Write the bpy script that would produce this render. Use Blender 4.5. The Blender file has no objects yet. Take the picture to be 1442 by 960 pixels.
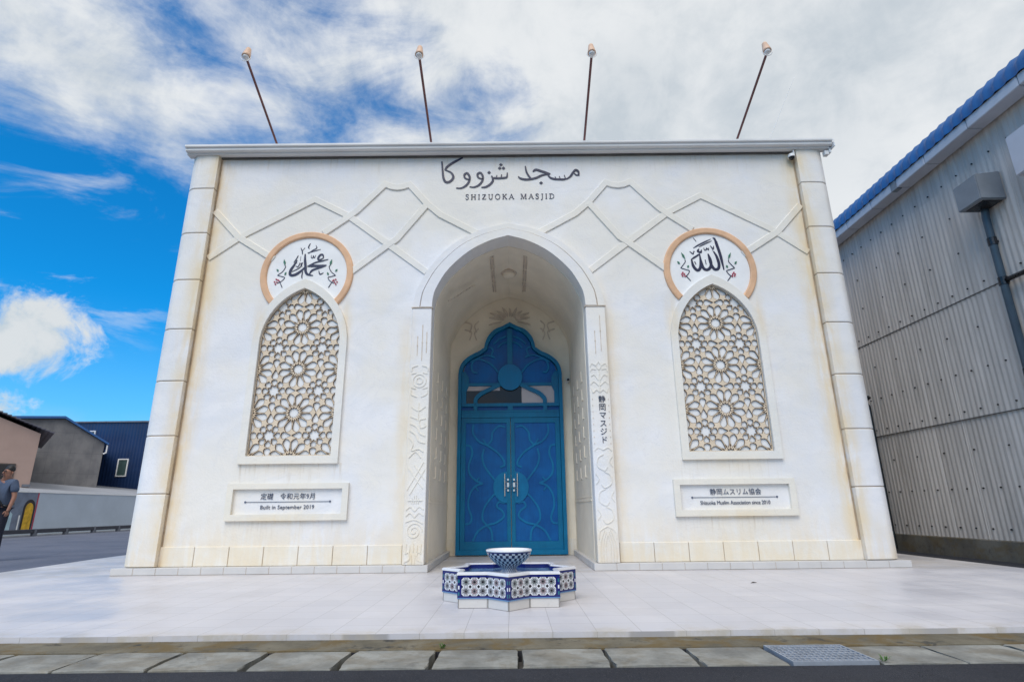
import bpy, bmesh, math, random
from mathutils import Vector, Matrix
from mathutils.geometry import tessellate_polygon, delaunay_2d_cdt
R = math.radians
random.seed(7)
SC = bpy.context.scene
COL = SC.collection

# ------------------------------------------------------------------ camera
cam_d = bpy.data.cameras.new('camera')
cam_d.lens = 19.82; cam_d.sensor_width = 36.0; cam_d.sensor_fit = 'HORIZONTAL'
cam_d.clip_start = 0.05; cam_d.clip_end = 3000
cam = bpy.data.objects.new('camera', cam_d); COL.objects.link(cam)
cam.matrix_world = Matrix.Translation((0.045, 0, 0.8)) @ Matrix.Rotation(R(90 + 16.55), 4, 'X') @ Matrix.Rotation(R(-0.6), 4, 'Z')
SC.camera = cam

# ------------------------------------------------------------------ light
SUN_EL, SUN_AZ = 50.0, 198.0            # azimuth clockwise from +Y
sd = Vector((math.sin(R(SUN_AZ)) * math.cos(R(SUN_EL)), math.cos(R(SUN_AZ)) * math.cos(R(SUN_EL)), math.sin(R(SUN_EL))))
sun_d = bpy.data.lights.new('sun', 'SUN'); sun_d.energy = 2.2; sun_d.angle = R(42); sun_d.color = (1.0, 0.945, 0.875)
sun = bpy.data.objects.new('sun', sun_d); COL.objects.link(sun)
sun.rotation_euler = sd.to_track_quat('Z', 'Y').to_euler()
SC.view_settings.view_transform = 'Standard'; SC.view_settings.look = 'None'
SC.view_settings.exposure = 0.08; SC.view_settings.gamma = 1.0
SC.view_settings.use_curve_mapping = False

# ------------------------------------------------------------------ node helpers
class NT:
    def __init__(self, tree): self.t = tree; self.n = tree.nodes; self.l = tree.links
    def node(self, typ, **kw):
        n = self.n.new(typ)
        for k, v in kw.items():
            setattr(n, k, v)
        return n
    def put(self, sock, v):
        if v is None: return
        if isinstance(v, bpy.types.NodeSocket): self.l.new(v, sock)
        else:
            if hasattr(sock.default_value, '__len__') and not hasattr(v, '__len__'): v = (v,) * len(sock.default_value)
            if hasattr(v, '__len__') and len(v) == 3 and len(sock.default_value) == 4: v = (*v, 1)
            sock.default_value = v
    def m(self, op, a, b=None, c=None, clamp=False):
        n = self.node('ShaderNodeMath', operation=op, use_clamp=clamp)
        for i, v in enumerate((a, b, c)): self.put(n.inputs[i], v)
        return n.outputs[0]
    def vm(self, op, a, b=None, scale=None):
        n = self.node('ShaderNodeVectorMath', operation=op)
        self.put(n.inputs[0], a); self.put(n.inputs[1], b)
        if scale is not None: self.put(n.inputs['Scale'], scale)
        return n.outputs['Value'] if op in ('DOT_PRODUCT', 'LENGTH', 'DISTANCE') else n.outputs[0]
    def mix(self, f, a, b, mode='MIX'):
        n = self.node('ShaderNodeMix', data_type='RGBA', blend_type=mode, clamp_factor=True)
        self.put(n.inputs[0], f); self.put(n.inputs[6], a); self.put(n.inputs[7], b)
        return n.outputs[2]
    def noise(self, v, scale, detail=4, rough=0.55, dist=0.0):
        n = self.node('ShaderNodeTexNoise')
        self.put(n.inputs['Vector'], v); self.put(n.inputs['Scale'], scale)
        self.put(n.inputs['Detail'], detail); self.put(n.inputs['Roughness'], rough); self.put(n.inputs['Distortion'], dist)
        return n.outputs[0]
    def ramp(self, x, a, b, o0=0.0, o1=1.0, smooth=True):
        n = self.node('ShaderNodeMapRange', interpolation_type='SMOOTHSTEP' if smooth else 'LINEAR', clamp=True)
        for i, v in enumerate((x, a, b, o0, o1)): self.put(n.inputs[i], v)
        return n.outputs[0]
    def sep(self, v):
        n = self.node('ShaderNodeSeparateXYZ'); self.put(n.inputs[0], v); return n.outputs
    def comb(self, x, y, z):
        n = self.node('ShaderNodeCombineXYZ')
        for i, v in enumerate((x, y, z)): self.put(n.inputs[i], v)
        return n.outputs[0]
    def pos(self): return self.node('ShaderNodeNewGeometry').outputs['Position']
    def obj(self): return self.node('ShaderNodeTexCoord').outputs['Object']
    def uv(self): return self.node('ShaderNodeTexCoord').outputs['UV']

def new_mat(name, rough=0.6, metal=0.0, spec=0.5):
    m = bpy.data.materials.new(name); m.use_nodes = True
    nt = NT(m.node_tree); b = m.node_tree.nodes['Principled BSDF']
    b.inputs['Roughness'].default_value = rough; b.inputs['Metallic'].default_value = metal
    b.inputs['Specular IOR Level'].default_value = spec
    return m, nt, b

def bump(nt, b, h, strength=0.3, dist=0.01):
    n = nt.node('ShaderNodeBump'); nt.put(n.inputs['Strength'], strength); nt.put(n.inputs['Distance'], dist)
    nt.put(n.inputs['Height'], h); nt.l.new(n.outputs[0], b.inputs['Normal'])

def plain(name, col, var=0.12, scale=3.0, rough=0.6, metal=0.0, bmp=0.0, bscale=60, spec=0.5):
    m, nt, b = new_mat(name, rough, metal, spec)
    p = nt.pos()
    n = nt.noise(p, scale, 5, 0.6)
    f = nt.ramp(n, 0.3, 0.7, 1 - var, 1 + var, False)
    c = nt.vm('SCALE', nt.comb(*col), scale=f)
    nt.put(b.inputs['Base Color'], c)
    n2 = nt.noise(p, scale * 6, 3)
    nt.put(b.inputs['Roughness'], nt.ramp(n2, 0.3, 0.7, max(rough - 0.08, 0.02), min(rough + 0.1, 1), False))
    if bmp: bump(nt, b, nt.noise(p, bscale, 4), bmp, 0.01)
    return m

# ------------------------------------------------------------------ sky
world = bpy.data.worlds.new('World'); SC.world = world; world.use_nodes = True
W = NT(world.node_tree); W.n.clear()
out = W.node('ShaderNodeOutputWorld'); bg = W.node('ShaderNodeBackground'); bg.inputs['Strength'].default_value = 0.1
W.l.new(bg.outputs[0], out.inputs[0])
sky = W.node('ShaderNodeTexSky', sky_type='NISHITA'); sky.sun_disc = False
sky.sun_elevation = R(SUN_EL); sky.sun_rotation = R(SUN_AZ); sky.air_density = 1.0; sky.dust_density = 0.3; sky.ozone_density = 2.5
D = W.node('ShaderNodeTexCoord').outputs['Generated']
D = W.vm('NORMALIZE', D)
dx, dy, dz = W.sep(D)
blue = W.mix(1.0, sky.outputs[0], (0.05, 1.12, 1.78), 'MULTIPLY')
hz_f = W.ramp(dz, 0.0, 0.32, 0.42, 0.0)
blue = W.mix(hz_f, blue, (4.2, 6.3, 7.6))
den = W.m('ADD', W.m('MAXIMUM', dz, 0.02), 0.12)
P = W.comb(W.m('DIVIDE', dx, den), W.m('DIVIDE', dy, den), 0.0)
nA = W.noise(P, 1.7, 11, 0.62, 0.5)                                    # broken cloud sheet
Pst = W.comb(W.m('MULTIPLY', W.m('ADD', dx, W.m('MULTIPLY', dz, 0.35)), 2.0), W.m('MULTIPLY', dy, 2.0), W.m('MULTIPLY', W.m('SUBTRACT', dz, W.m('MULTIPLY', dx, 0.10)), 6.0))
nB = W.noise(Pst, 2.0, 11, 0.64, 0.7)                                  # wind-drawn streaks
nC = W.noise(D, 3.4, 9, 0.55, 0.25)                                    # broad light and dark masses
nD = W.noise(D, 11.0, 10, 0.62, 0.35)                                  # fine billows
def blob(c, r0, r1):
    v = Vector(c).normalized()
    d = W.vm('DISTANCE', D, tuple(v))
    return W.ramp(d, r1, r0, 0, 1)
def add(*a):
    r_ = a[0]
    for q in a[1:]: r_ = W.m('ADD', r_, q)
    return r_
def mul(a, b): return W.m('MULTIPLY', a, b)
cover = W.ramp(dx, -0.50, 0.26, -0.06, 0.31, False)
cover = add(cover, mul(W.ramp(dz, 0.34, 0.60), 0.10),
            mul(blob((-.58, .70, .40), 0.03, 0.16), -0.30), mul(blob((-.64, .72, .28), 0.05, 0.20), -0.34),
            mul(blob((-.02, .75, .61), 0.01, 0.13), -0.17), mul(blob((-.16, .76, .60), 0.01, 0.10), -0.10),
            mul(blob((-.44, .62, .65), 0.01, 0.10), -0.12), mul(blob((-.55, .58, .60), 0.02, 0.26), 0.14), mul(blob((-.24, .66, .71), 0.01, 0.08), -0.09),
            mul(blob((-.52, .66, .52), 0.03, 0.15), 0.14), mul(blob((-.33, .72, .60), 0.01, 0.10), 0.05), mul(blob((-.26, .73, .57), 0.01, 0.09), -0.08), mul(blob((-.14, .68, .70), 0.01, 0.09), -0.08))
mixn = add(mul(nA, 0.34), mul(nB, 0.42), mul(nD, 0.24))
dens = W.ramp(add(mul(W.m('SUBTRACT', mixn, 0.5), 1.25), 0.5, cover), 0.42, 0.77)
wisp = mul(W.ramp(nB, 0.53, 0.68), mul(blob((-.61, .72, .36), 0.04, 0.20), 0.55))
bl = W.m('MAXIMUM', blob((-.66, .72, .225), 0.0, 0.145), blob((-.69, .72, .115), 0.0, 0.13))
cum = W.ramp(add(mul(bl, 0.66), mul(W.m('SUBTRACT', nD, 0.5), 1.7), mul(W.m('SUBTRACT', nC, 0.5), 1.0)), 0.34, 0.66)
low = mul(W.ramp(dz, 0.15, 0.05), W.ramp(nB, 0.40, 0.62, 0.2, 0.85))
dens_all = W.m('MAXIMUM', W.m('MAXIMUM', W.m('MAXIMUM', mul(dens, 0.96), wisp), mul(cum, 0.95)), low)
shade = W.ramp(add(mul(nC, 0.42), mul(nA, 0.28), mul(nD, 0.30)), 0.36, 0.57, 0.0, 1.0)
dark = W.m('MAXIMUM', mul(blob((.20, .74, .62), 0.01, 0.13), 0.5), mul(blob((.45, .71, .53), 0.02, 0.15), 0.30))
shade = W.m('SUBTRACT', shade, dark, clamp=True)
ccol = W.mix(shade, (5.5, 6.05, 6.5), (8.0, 8.2, 8.3))
ccol = W.mix(cum, ccol, W.mix(W.ramp(add(mul(nD, .7), mul(nC, .3)), 0.42, 0.58), (4.4, 5.4, 6.1), (7.0, 7.25, 7.3)))
W.l.new(W.mix(dens_all, blue, ccol), bg.inputs['Color'])

# ------------------------------------------------------------------ mesh helpers
def link(o, parent=None):
    COL.objects.link(o)
    if parent is not None: o.parent = parent
    return o
def obj(name, bm, mat, parent=None, smooth=False, recalc=True):
    me = bpy.data.meshes.new(name)
    if recalc: bmesh.ops.recalc_face_normals(bm, faces=bm.faces)
    bm.to_mesh(me); bm.free()
    for m in (mat if isinstance(mat, (list, tuple)) else [mat]): me.materials.append(m)
    if smooth:
        for p in me.polygons: p.use_smooth = True
    return link(bpy.data.objects.new(name, me), parent)
def tag(o, label=None, cat=None, group=None, kind=None):
    if label: o['label'] = label
    if cat: o['category'] = cat
    if group: o['group'] = group
    if kind: o['kind'] = kind
    return o
def thing(name, label, cat, loc=(0, 0, 0), rz=0, group=None):
    o = link(bpy.data.objects.new(name, None)); o.location = loc; o.rotation_euler = (0, 0, rz)
    o.empty_display_size = 0.2
    return tag(o, label, cat, group)
def copy_tree(o, parent=None):
    c = o.copy(); COL.objects.link(c)
    if parent is not None: c.parent = parent
    for ch in list(o.children): copy_tree(ch, c)
    return c
def box(bm, x0, x1, y0, y1, z0, z1, mi=0):
    v = [bm.verts.new((x, y, z)) for x in (x0, x1) for y in (y0, y1) for z in (z0, z1)]
    for f in ((0, 1, 3, 2), (4, 6, 7, 5), (0, 4, 5, 1), (2, 3, 7, 6), (0, 2, 6, 4), (1, 5, 7, 3)):
        bm.faces.new([v[i] for i in f]).material_index = mi
def bevel(bm, w=0.01, seg=2):
    bmesh.ops.bevel(bm, geom=list(bm.edges), offset=w, segments=seg, affect='EDGES', clamp_overlap=True)
def prism(bm, poly, y0, y1, holes=(), mi=0, side_mi=None):
    """solid plate: polygon (x,z) with holes, between y0 (front) and y1 (back)"""
    def ccw(l):
        l = list(l); a = sum(l[i - 1][0] * l[i][1] - l[i][0] * l[i - 1][1] for i in range(len(l)))
        return l if a > 0 else l[::-1]
    loops = [ccw(poly)] + [ccw(h) for h in holes]
    flat = [Vector((p[0], p[1])) for l in loops for p in l]
    fi = []; k = 0
    for l in loops: fi.append(list(range(k, k + len(l)))); k += len(l)
    co, ed, fa, ov, oe, of = delaunay_2d_cdt(flat, [], fi, 1, 1e-6)
    def inside(x, z, l):
        r_ = False
        for q in range(len(l)):
            a, b = l[q - 1], l[q]
            if (a[1] > z) != (b[1] > z) and x < (b[0] - a[0]) * (z - a[1]) / (b[1] - a[1]) + a[0]: r_ = not r_
        return r_
    bbs = [(min(p[0] for p in l), max(p[0] for p in l), min(p[1] for p in l), max(p[1] for p in l), l) for l in loops]
    keep = []
    for f in fa:
        cx_ = sum(co[q].x for q in f) / len(f); cz_ = sum(co[q].y for q in f) / len(f)
        if inside(cx_, cz_, loops[0]) and not any(b[0] < cx_ < b[1] and b[2] < cz_ < b[3] and inside(cx_, cz_, b[4]) for b in bbs[1:]): keep.append(f)
    fa = keep
    F = [bm.verts.new((p[0], y0, p[1])) for p in co]; B = [bm.verts.new((p[0], y1, p[1])) for p in co]
    cnt = {}
    for t in fa:
        n = len(t)
        for a in range(n): e = (t[a], t[(a + 1) % n]); cnt[tuple(sorted(e))] = cnt.get(tuple(sorted(e)), 0) + 1
        bm.faces.new([F[q] for q in t]).material_index = mi
        bm.faces.new([B[q] for q in t[::-1]]).material_index = mi
    for (a, b), c in cnt.items():
        if c == 1: bm.faces.new((F[a], F[b], B[b], B[a])).material_index = mi if side_mi is None else side_mi
    for v in F + B:
        if not v.link_faces: bm.verts.remove(v)
def catmull(pts, n=6, closed=False):
    P = [Vector(p) for p in pts]
    if len(P) < 3: return P
    out = []
    m = len(P); rng = range(m if closed else m - 1)
    for i in rng:
        p0 = P[(i - 1) % m] if (closed or i > 0) else P[0] * 2 - P[1]
        p1 = P[i]; p2 = P[(i + 1) % m]
        p3 = P[(i + 2) % m] if (closed or i + 2 < m) else P[-1] * 2 - P[-2]
        for k in range(n):
            t = k / n
            out.append(0.5 * ((2 * p1) + (p2 - p0) * t + (2 * p0 - 5 * p1 + 4 * p2 - p3) * t * t + (3 * p1 - p0 - 3 * p2 + p3) * t ** 3))
    if not closed: out.append(P[-1])
    return out
RK = [0]
def ribbon(bm, pts, y0, y1, closed=False, mi=0):
    """flat band in the facade plane. pts: (x,z,width); miters; between y0 (front) and y1 (back)"""
    RK[0] += 1; y0 -= 0.00028 * (RK[0] % 11)
    n = len(pts)
    L, Rr = [], []
    for i, p in enumerate(pts):
        a = Vector(pts[(i - 1) % n][:2]) if (closed or i > 0) else None
        c = Vector(pts[(i + 1) % n][:2]) if (closed or i < n - 1) else None
        b = Vector(p[:2])
        d1 = (b - a).normalized() if a is not None and (b - a).length > 1e-9 else None
        d2 = (c - b).normalized() if c is not None and (c - b).length > 1e-9 else None
        d1 = d1 or d2; d2 = d2 or d1
        if d1 is None: continue
        t = (d1 + d2)
        t = t.normalized() if t.length > 1e-4 else d1
        nrm = Vector((-t.y, t.x)); s = max(0.45, nrm.dot(Vector((-d1.y, d1.x))))
        w = p[2] / 2 / s
        L.append(b + nrm * w); Rr.append(b - nrm * w)
    n = len(L)
    q = []
    for l, r in zip(L, Rr):
        q.append([bm.verts.new((l.x, y0, l.y)), bm.verts.new((r.x, y0, r.y)), bm.verts.new((r.x, y1, r.y)), bm.verts.new((l.x, y1, l.y))])
    for i in range(n if closed else n - 1):
        a, b = q[i], q[(i + 1) % n]
        for k in range(4): bm.faces.new((a[k], a[(k + 1) % 4], b[(k + 1) % 4], b[k])).material_index = mi
    if not closed:
        bm.faces.new(q[0]).material_index = mi; bm.faces.new(q[-1][::-1]).material_index = mi
def taper(pts, w, n=6, t0=0.45, t1=0.35):
    """calligraphic stroke: smooth line whose width swells in the middle"""
    c = catmull([(p[0], p[1]) for p in pts], n); m = len(c) - 1
    return [(p.x, p.y, w * min(1, t0 + (1 - t0) * i / m * 4) * min(1, t1 + (1 - t1) * (m - i) / m * 4)) for i, p in enumerate(c)]
def line(pts, w, n=6): return [(p.x, p.y, w) for p in (catmull([(q[0], q[1]) for q in pts], n) if n > 1 else [Vector(q[:2]) for q in pts])]
def disc(bm, x, z, r, y0, y1, n=20, rz=None, mi=0):
    prism(bm, [(x + r * math.cos(2 * math.pi * i / n), z + (rz or r) * math.sin(2 * math.pi * i / n)) for i in range(n)], y0, y1, mi=mi)
def tube(bm, pts, r, n=10, cap=True, mi=0):
    P = [Vector(p) for p in pts]; rings = []
    up = None
    for i, p in enumerate(P):
        d = ((P[i + 1] - p).normalized() if i < len(P) - 1 else Vector()) + ((p - P[i - 1]).normalized() if i > 0 else Vector())
        d.normalize()
        if up is None: up = d.orthogonal().normalized()
        a = (up - d * up.dot(d)).normalized(); up = a; b = d.cross(a)
        rr = r[i] if isinstance(r, (list, tuple)) else r
        rings.append([bm.verts.new(p + (a * math.cos(2 * math.pi * k / n) + b * math.sin(2 * math.pi * k / n)) * rr) for k in range(n)])
    for i in range(len(rings) - 1):
        for k in range(n): bm.faces.new((rings[i][k], rings[i][(k + 1) % n], rings[i + 1][(k + 1) % n], rings[i + 1][k])).material_index = mi
    if cap: bm.faces.new(rings[0][::-1]).material_index = mi; bm.faces.new(rings[-1]).material_index = mi
def lathe(bm, prof, n=32, c=(0, 0, 0), uvl=None):
    rings = []
    for r, z in prof:
        rings.append([bm.verts.new((c[0] + r * math.cos(2 * math.pi * k / n), c[1] + r * math.sin(2 * math.pi * k / n), c[2] + z)) for k in range(n)] if r > 1e-6 else [bm.verts.new((c[0], c[1], c[2] + z))])
    for i in range(len(rings) - 1):
        a, b = rings[i], rings[i + 1]
        for k in range(n):
            k2 = (k + 1) % n
            if len(a) == 1 and len(b) == 1: continue
            if len(a) == 1: f = bm.faces.new((a[0], b[k2], b[k]))
            elif len(b) == 1: f = bm.faces.new((a[k], a[k2], b[0]))
            else: f = bm.faces.new((a[k], a[k2], b[k2], b[k]))
            if uvl is not None:
                for lp in f.loops:
                    co = lp.vert.co
                    ang = (math.atan2(co.y - c[1], co.x - c[0]) / (2 * math.pi)) % 1.0
                    if k == n - 1 and ang < 0.3: ang += 1.0
                    zi = i if lp.vert in a else i + 1
                    lp[uvl].uv = (ang, zi / (len(prof) - 1))
def half_to_full(half): return [(-x, z) for x, z in half[:-1]] + [half[-1]] + [(x, z) for x, z in half[:-1]][::-1]
def text_bm(bm, body, size, x, z, y0, y1, align='CENTER', spacing=1.0, bold=0.0, shear=0.0, sx=1.0):
    cu = bpy.data.curves.new('lettering', 'FONT'); cu.body = body; cu.size = size; cu.align_x = align; cu.space_character = spacing
    cu.resolution_u = 3; cu.offset = bold; cu.shear = shear
    o = bpy.data.objects.new('lettering', cu); COL.objects.link(o)
    bpy.context.view_layer.update()
    me = bpy.data.meshes.new_from_object(o.evaluated_get(bpy.context.evaluated_depsgraph_get()))
    bpy.data.objects.remove(o); bpy.data.curves.remove(cu)
    t = bmesh.new(); t.from_mesh(me); bpy.data.meshes.remove(me)
    geo = bmesh.ops.extrude_face_region(t, geom=list(t.faces))
    for e in geo['geom']:
        if isinstance(e, bmesh.types.BMVert): e.co.z += 1.0
    vm = {}
    for v in t.verts: vm[v] = bm.verts.new((x + v.co.x * sx, y1 + (y0 - y1) * v.co.z, z + v.co.y))
    for f in t.faces:
        try: bm.faces.new([vm[v] for v in f.verts])
        except ValueError: pass
    t.free()

# ------------------------------------------------------------------ materials
def plaster(name, base, stain_gain=1.0):
    m, nt, b = new_mat(name, 0.62, 0, 0.35)
    p = nt.pos(); x, y, z = nt.sep(p); ax = nt.m('ABSOLUTE', x)
    vein = nt.noise(nt.comb(x, nt.m('MULTIPLY', y, 1.0), nt.m('MULTIPLY', z, 1.8)), 0.9, 7, 0.62, 1.2)
    c = nt.mix(nt.ramp(vein, 0.36, 0.62), tuple(v * f for v, f in zip(base, (.93, .945, .965))), tuple(min(v * 1.02, .86) for v in base))
    big = nt.noise(p, 0.5, 3)
    c = nt.mix(nt.ramp(nt.m('ADD', nt.m('MULTIPLY', big, .65), nt.m('MULTIPLY', nt.noise(p, 1.7, 5, .6), .35)), 0.38, 0.60, 0, 0.55), c, (0.81, 0.745, 0.62))
    ridge = nt.m('ABSOLUTE', nt.m('SUBTRACT', nt.noise(nt.comb(nt.m('MULTIPLY', x, .8), y, nt.m('MULTIPLY', z, 1.6)), 1.1, 5, 0.6, 2.0), 0.5))
    c = nt.mix(nt.ramp(ridge, 0.0, 0.014, 0.12, 0), c, (0.50, 0.50, 0.54))
    # rust-coloured water marks along the pilaster edges, the base course and under the eaves
    streak = nt.noise(nt.comb(nt.m('MULTIPLY', x, 5.0), y, nt.m('MULTIPLY', z, 0.7)), 1.6, 6, 0.65, 0.6)
    blot = nt.noise(p, 2.3, 6, 0.62, 0.4)
    def near(v, c0, w): return nt.ramp(nt.m('ABSOLUTE', nt.m('SUBTRACT', v, c0)), 0.0, w, 1, 0)
    e1 = near(ax, 4.735, 0.30)
    e2 = nt.m('MULTIPLY', nt.ramp(z, 0.95, 0.1), 0.7)
    e3 = nt.m('MULTIPLY', near(ax, 1.52, 0.22), nt.m('MULTIPLY', nt.ramp(z, 4.0, 3.2), 0.5))
    e4 = nt.m('MULTIPLY', nt.m('MULTIPLY', near(ax, 3.15, 0.95), near(z, 0.68, 0.13)), 0.7)
    e5 = nt.m('MULTIPLY', near(z, 6.40, 0.22), 0.35)
    e6 = nt.m('MULTIPLY', nt.m('MULTIPLY', near(ax, 3.15, 1.0), near(z, 1.38, 0.16)), 0.4)
    e7 = nt.m('MULTIPLY', nt.m('MULTIPLY', near(nt.m('ABSOLUTE', nt.m('SUBTRACT', ax, 3.15)), 0.66, 0.16), near(z, 3.55, 0.55)), 0.7)
    e6 = nt.m('MAXIMUM', e6, e7)
    e = nt.m('MAXIMUM', nt.m('MAXIMUM', nt.m('MAXIMUM', e1, e2), nt.m('MAXIMUM', e3, e4)), nt.m('MAXIMUM', e5, e6))
    s = nt.m('MULTIPLY', e, nt.ramp(nt.m('ADD', nt.m('MULTIPLY', streak, 0.55), nt.m('MULTIPLY', blot, 0.5)), 0.33, 0.62))
    c = nt.mix(nt.m('MULTIPLY', s, 0.80 * stain_gain, clamp=True), c, (0.76, 0.60, 0.36))
    drip = nt.noise(nt.comb(nt.m('MULTIPLY', x, 16.0), y, nt.m('MULTIPLY', z, 0.9)), 1.5, 6, 0.7)
    dm = nt.m('MAXIMUM', nt.m('MULTIPLY', nt.ramp(z, 1.02, 1.42), nt.m('LESS_THAN', z, 1.445)), nt.m('MAXIMUM', nt.m('MULTIPLY', nt.ramp(z, .36, .66), nt.m('LESS_THAN', z, .678)), nt.m('MULTIPLY', nt.ramp(z, 5.95, 6.42), 0.6)))
    dm = nt.m('MULTIPLY', dm, nt.m('MAXIMUM', nt.m('LESS_THAN', nt.m('ABSOLUTE', nt.m('SUBTRACT', ax, 3.13)), 0.83), nt.m('GREATER_THAN', z, 5.0)))
    c = nt.mix(nt.m('MULTIPLY', dm, nt.ramp(drip, 0.52, 0.70, 0, 0.55)), c, (0.56, 0.47, 0.35))
    core = nt.m('MULTIPLY', near(ax, 4.742, 0.035), nt.ramp(streak, 0.40, 0.62, 0.15, 0.9))
    c = nt.mix(nt.m('MULTIPLY', core, 0.55 * stain_gain), c, (0.58, 0.38, 0.20))
    nt.put(b.inputs['Base Color'], c)
    bump(nt, b, nt.m('ADD', nt.noise(p, 38, 4), nt.m('MULTIPLY', nt.noise(p, 7, 4), 1.6)), 0.32, 0.007)
    return m
M_wall = plaster('white_plaster', (0.80, 0.79, 0.80))
M_cream = plaster('cream_plaster', (0.80, 0.775, 0.735), 0.9)
M_trim = plaster('cream_trim', (0.80, 0.755, 0.675), 0.9)
M_groove = plain('joint_brown', (0.40, 0.30, 0.20), 0.35, 4, 0.85)
M_inner = plain('porch_plaster', (0.86, 0.77, 0.63), 0.10, 1.4, 0.7, bmp=0.15, bscale=30)
M_carve = plain('carving_edge', (0.62, 0.53, 0.44), 0.2, 6, 0.75)
M_slit = plain('carving_brown', (0.30, 0.20, 0.12), 0.3, 8, 0.8)
M_orange = plain('terracotta_band', (0.70, 0.43, 0.26), 0.16, 3.5, 0.7, bmp=0.15, bscale=50)
M_ink = plain('dark_blue_lettering', (0.007, 0.011, 0.050), 0.1, 5, 0.45)
M_ink2 = plain('slate_lettering', (0.10, 0.115, 0.17), 0.1, 5, 0.5)
M_green = plain('green_paint', (0.03, 0.16, 0.10), 0.2, 9, 0.5)
M_red = plain('red_paint', (0.42, 0.03, 0.07), 0.2, 9, 0.5)
M_lat = plain('lattice_outline', (0.20, 0.13, 0.075), 0.25, 5, 0.75)  # dark brown board rims each hole, standing in for its shaded outline
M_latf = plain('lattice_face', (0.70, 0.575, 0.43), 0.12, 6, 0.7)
M_lat_shade = plain('lattice_edge_shade', (0.15, 0.10, 0.062), 0.3, 6, 0.8)  # edge shading of the strips put into the colour of their sides
M_latback = plain('lattice_backing', (0.83, 0.825, 0.82), 0.06, 3, 0.6)
M_alu = plain('eaves_metal', (0.75, 0.74, 0.73), 0.05, 1.5, 0.5, 0.0)
M_alu_l = plain('eaves_metal_light', (0.62, 0.63, 0.66), 0.06, 1.5, 0.42, 0.2)
M_white = plain('white_enamel', (0.78, 0.78, 0.78), 0.05, 4, 0.35)
M_black = plain('black_plastic', (0.012, 0.012, 0.014), 0.1, 6, 0.3)
M_chrome = plain('steel', (0.72, 0.72, 0.74), 0.05, 8, 0.22, 1.0)
M_redpole = plain('red_brown_mast', (0.17, 0.06, 0.055), 0.25, 5, 0.5)
M_lamp = plain('lamp_housing', (0.70, 0.46, 0.32), 0.15, 8, 0.5)
M_grey_dark = plain('dark_joint', (0.10, 0.095, 0.09), 0.25, 5, 0.85)

def door_mat(name, col, col2):
    m, nt, b = new_mat(name, 0.45, 0, 0.28)
    p = nt.pos(); x, y, z = nt.sep(p)
    n = nt.noise(p, 2.2, 6, 0.6, 0.3); s = nt.noise(nt.comb(nt.m('MULTIPLY', x, 30), y, nt.m('MULTIPLY', z, 2.0)), 1, 4)
    c = nt.mix(nt.ramp(nt.m('ADD', nt.m('MULTIPLY', n, .75), nt.m('MULTIPLY', s, .25)), 0.33, 0.68), col, col2)
    nt.put(b.inputs['Base Color'], c); nt.put(b.inputs['Roughness'], nt.ramp(n, 0.3, 0.7, 0.32, 0.52))
    bump(nt, b, s, 0.12, 0.004)
    return m
M_door = door_mat('blue_door_panel', (0.0005, 0.080, 0.30), (0.001, 0.130, 0.42))
M_doorf = door_mat('teal_door_frame', (0.0005, 0.130, 0.28), (0.001, 0.175, 0.36))
M_doorr = door_mat('teal_door_scroll', (0.001, 0.145, 0.35), (0.002, 0.20, 0.44))
def glass_mat():
    m, nt, b = new_mat('dark_glass', 0.05, 0, 0.3)
    nt.put(b.inputs['Base Color'], (0.012, 0.012, 0.016)); b.inputs['IOR'].default_value = 1.55
    return m
M_glass = glass_mat()

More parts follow.
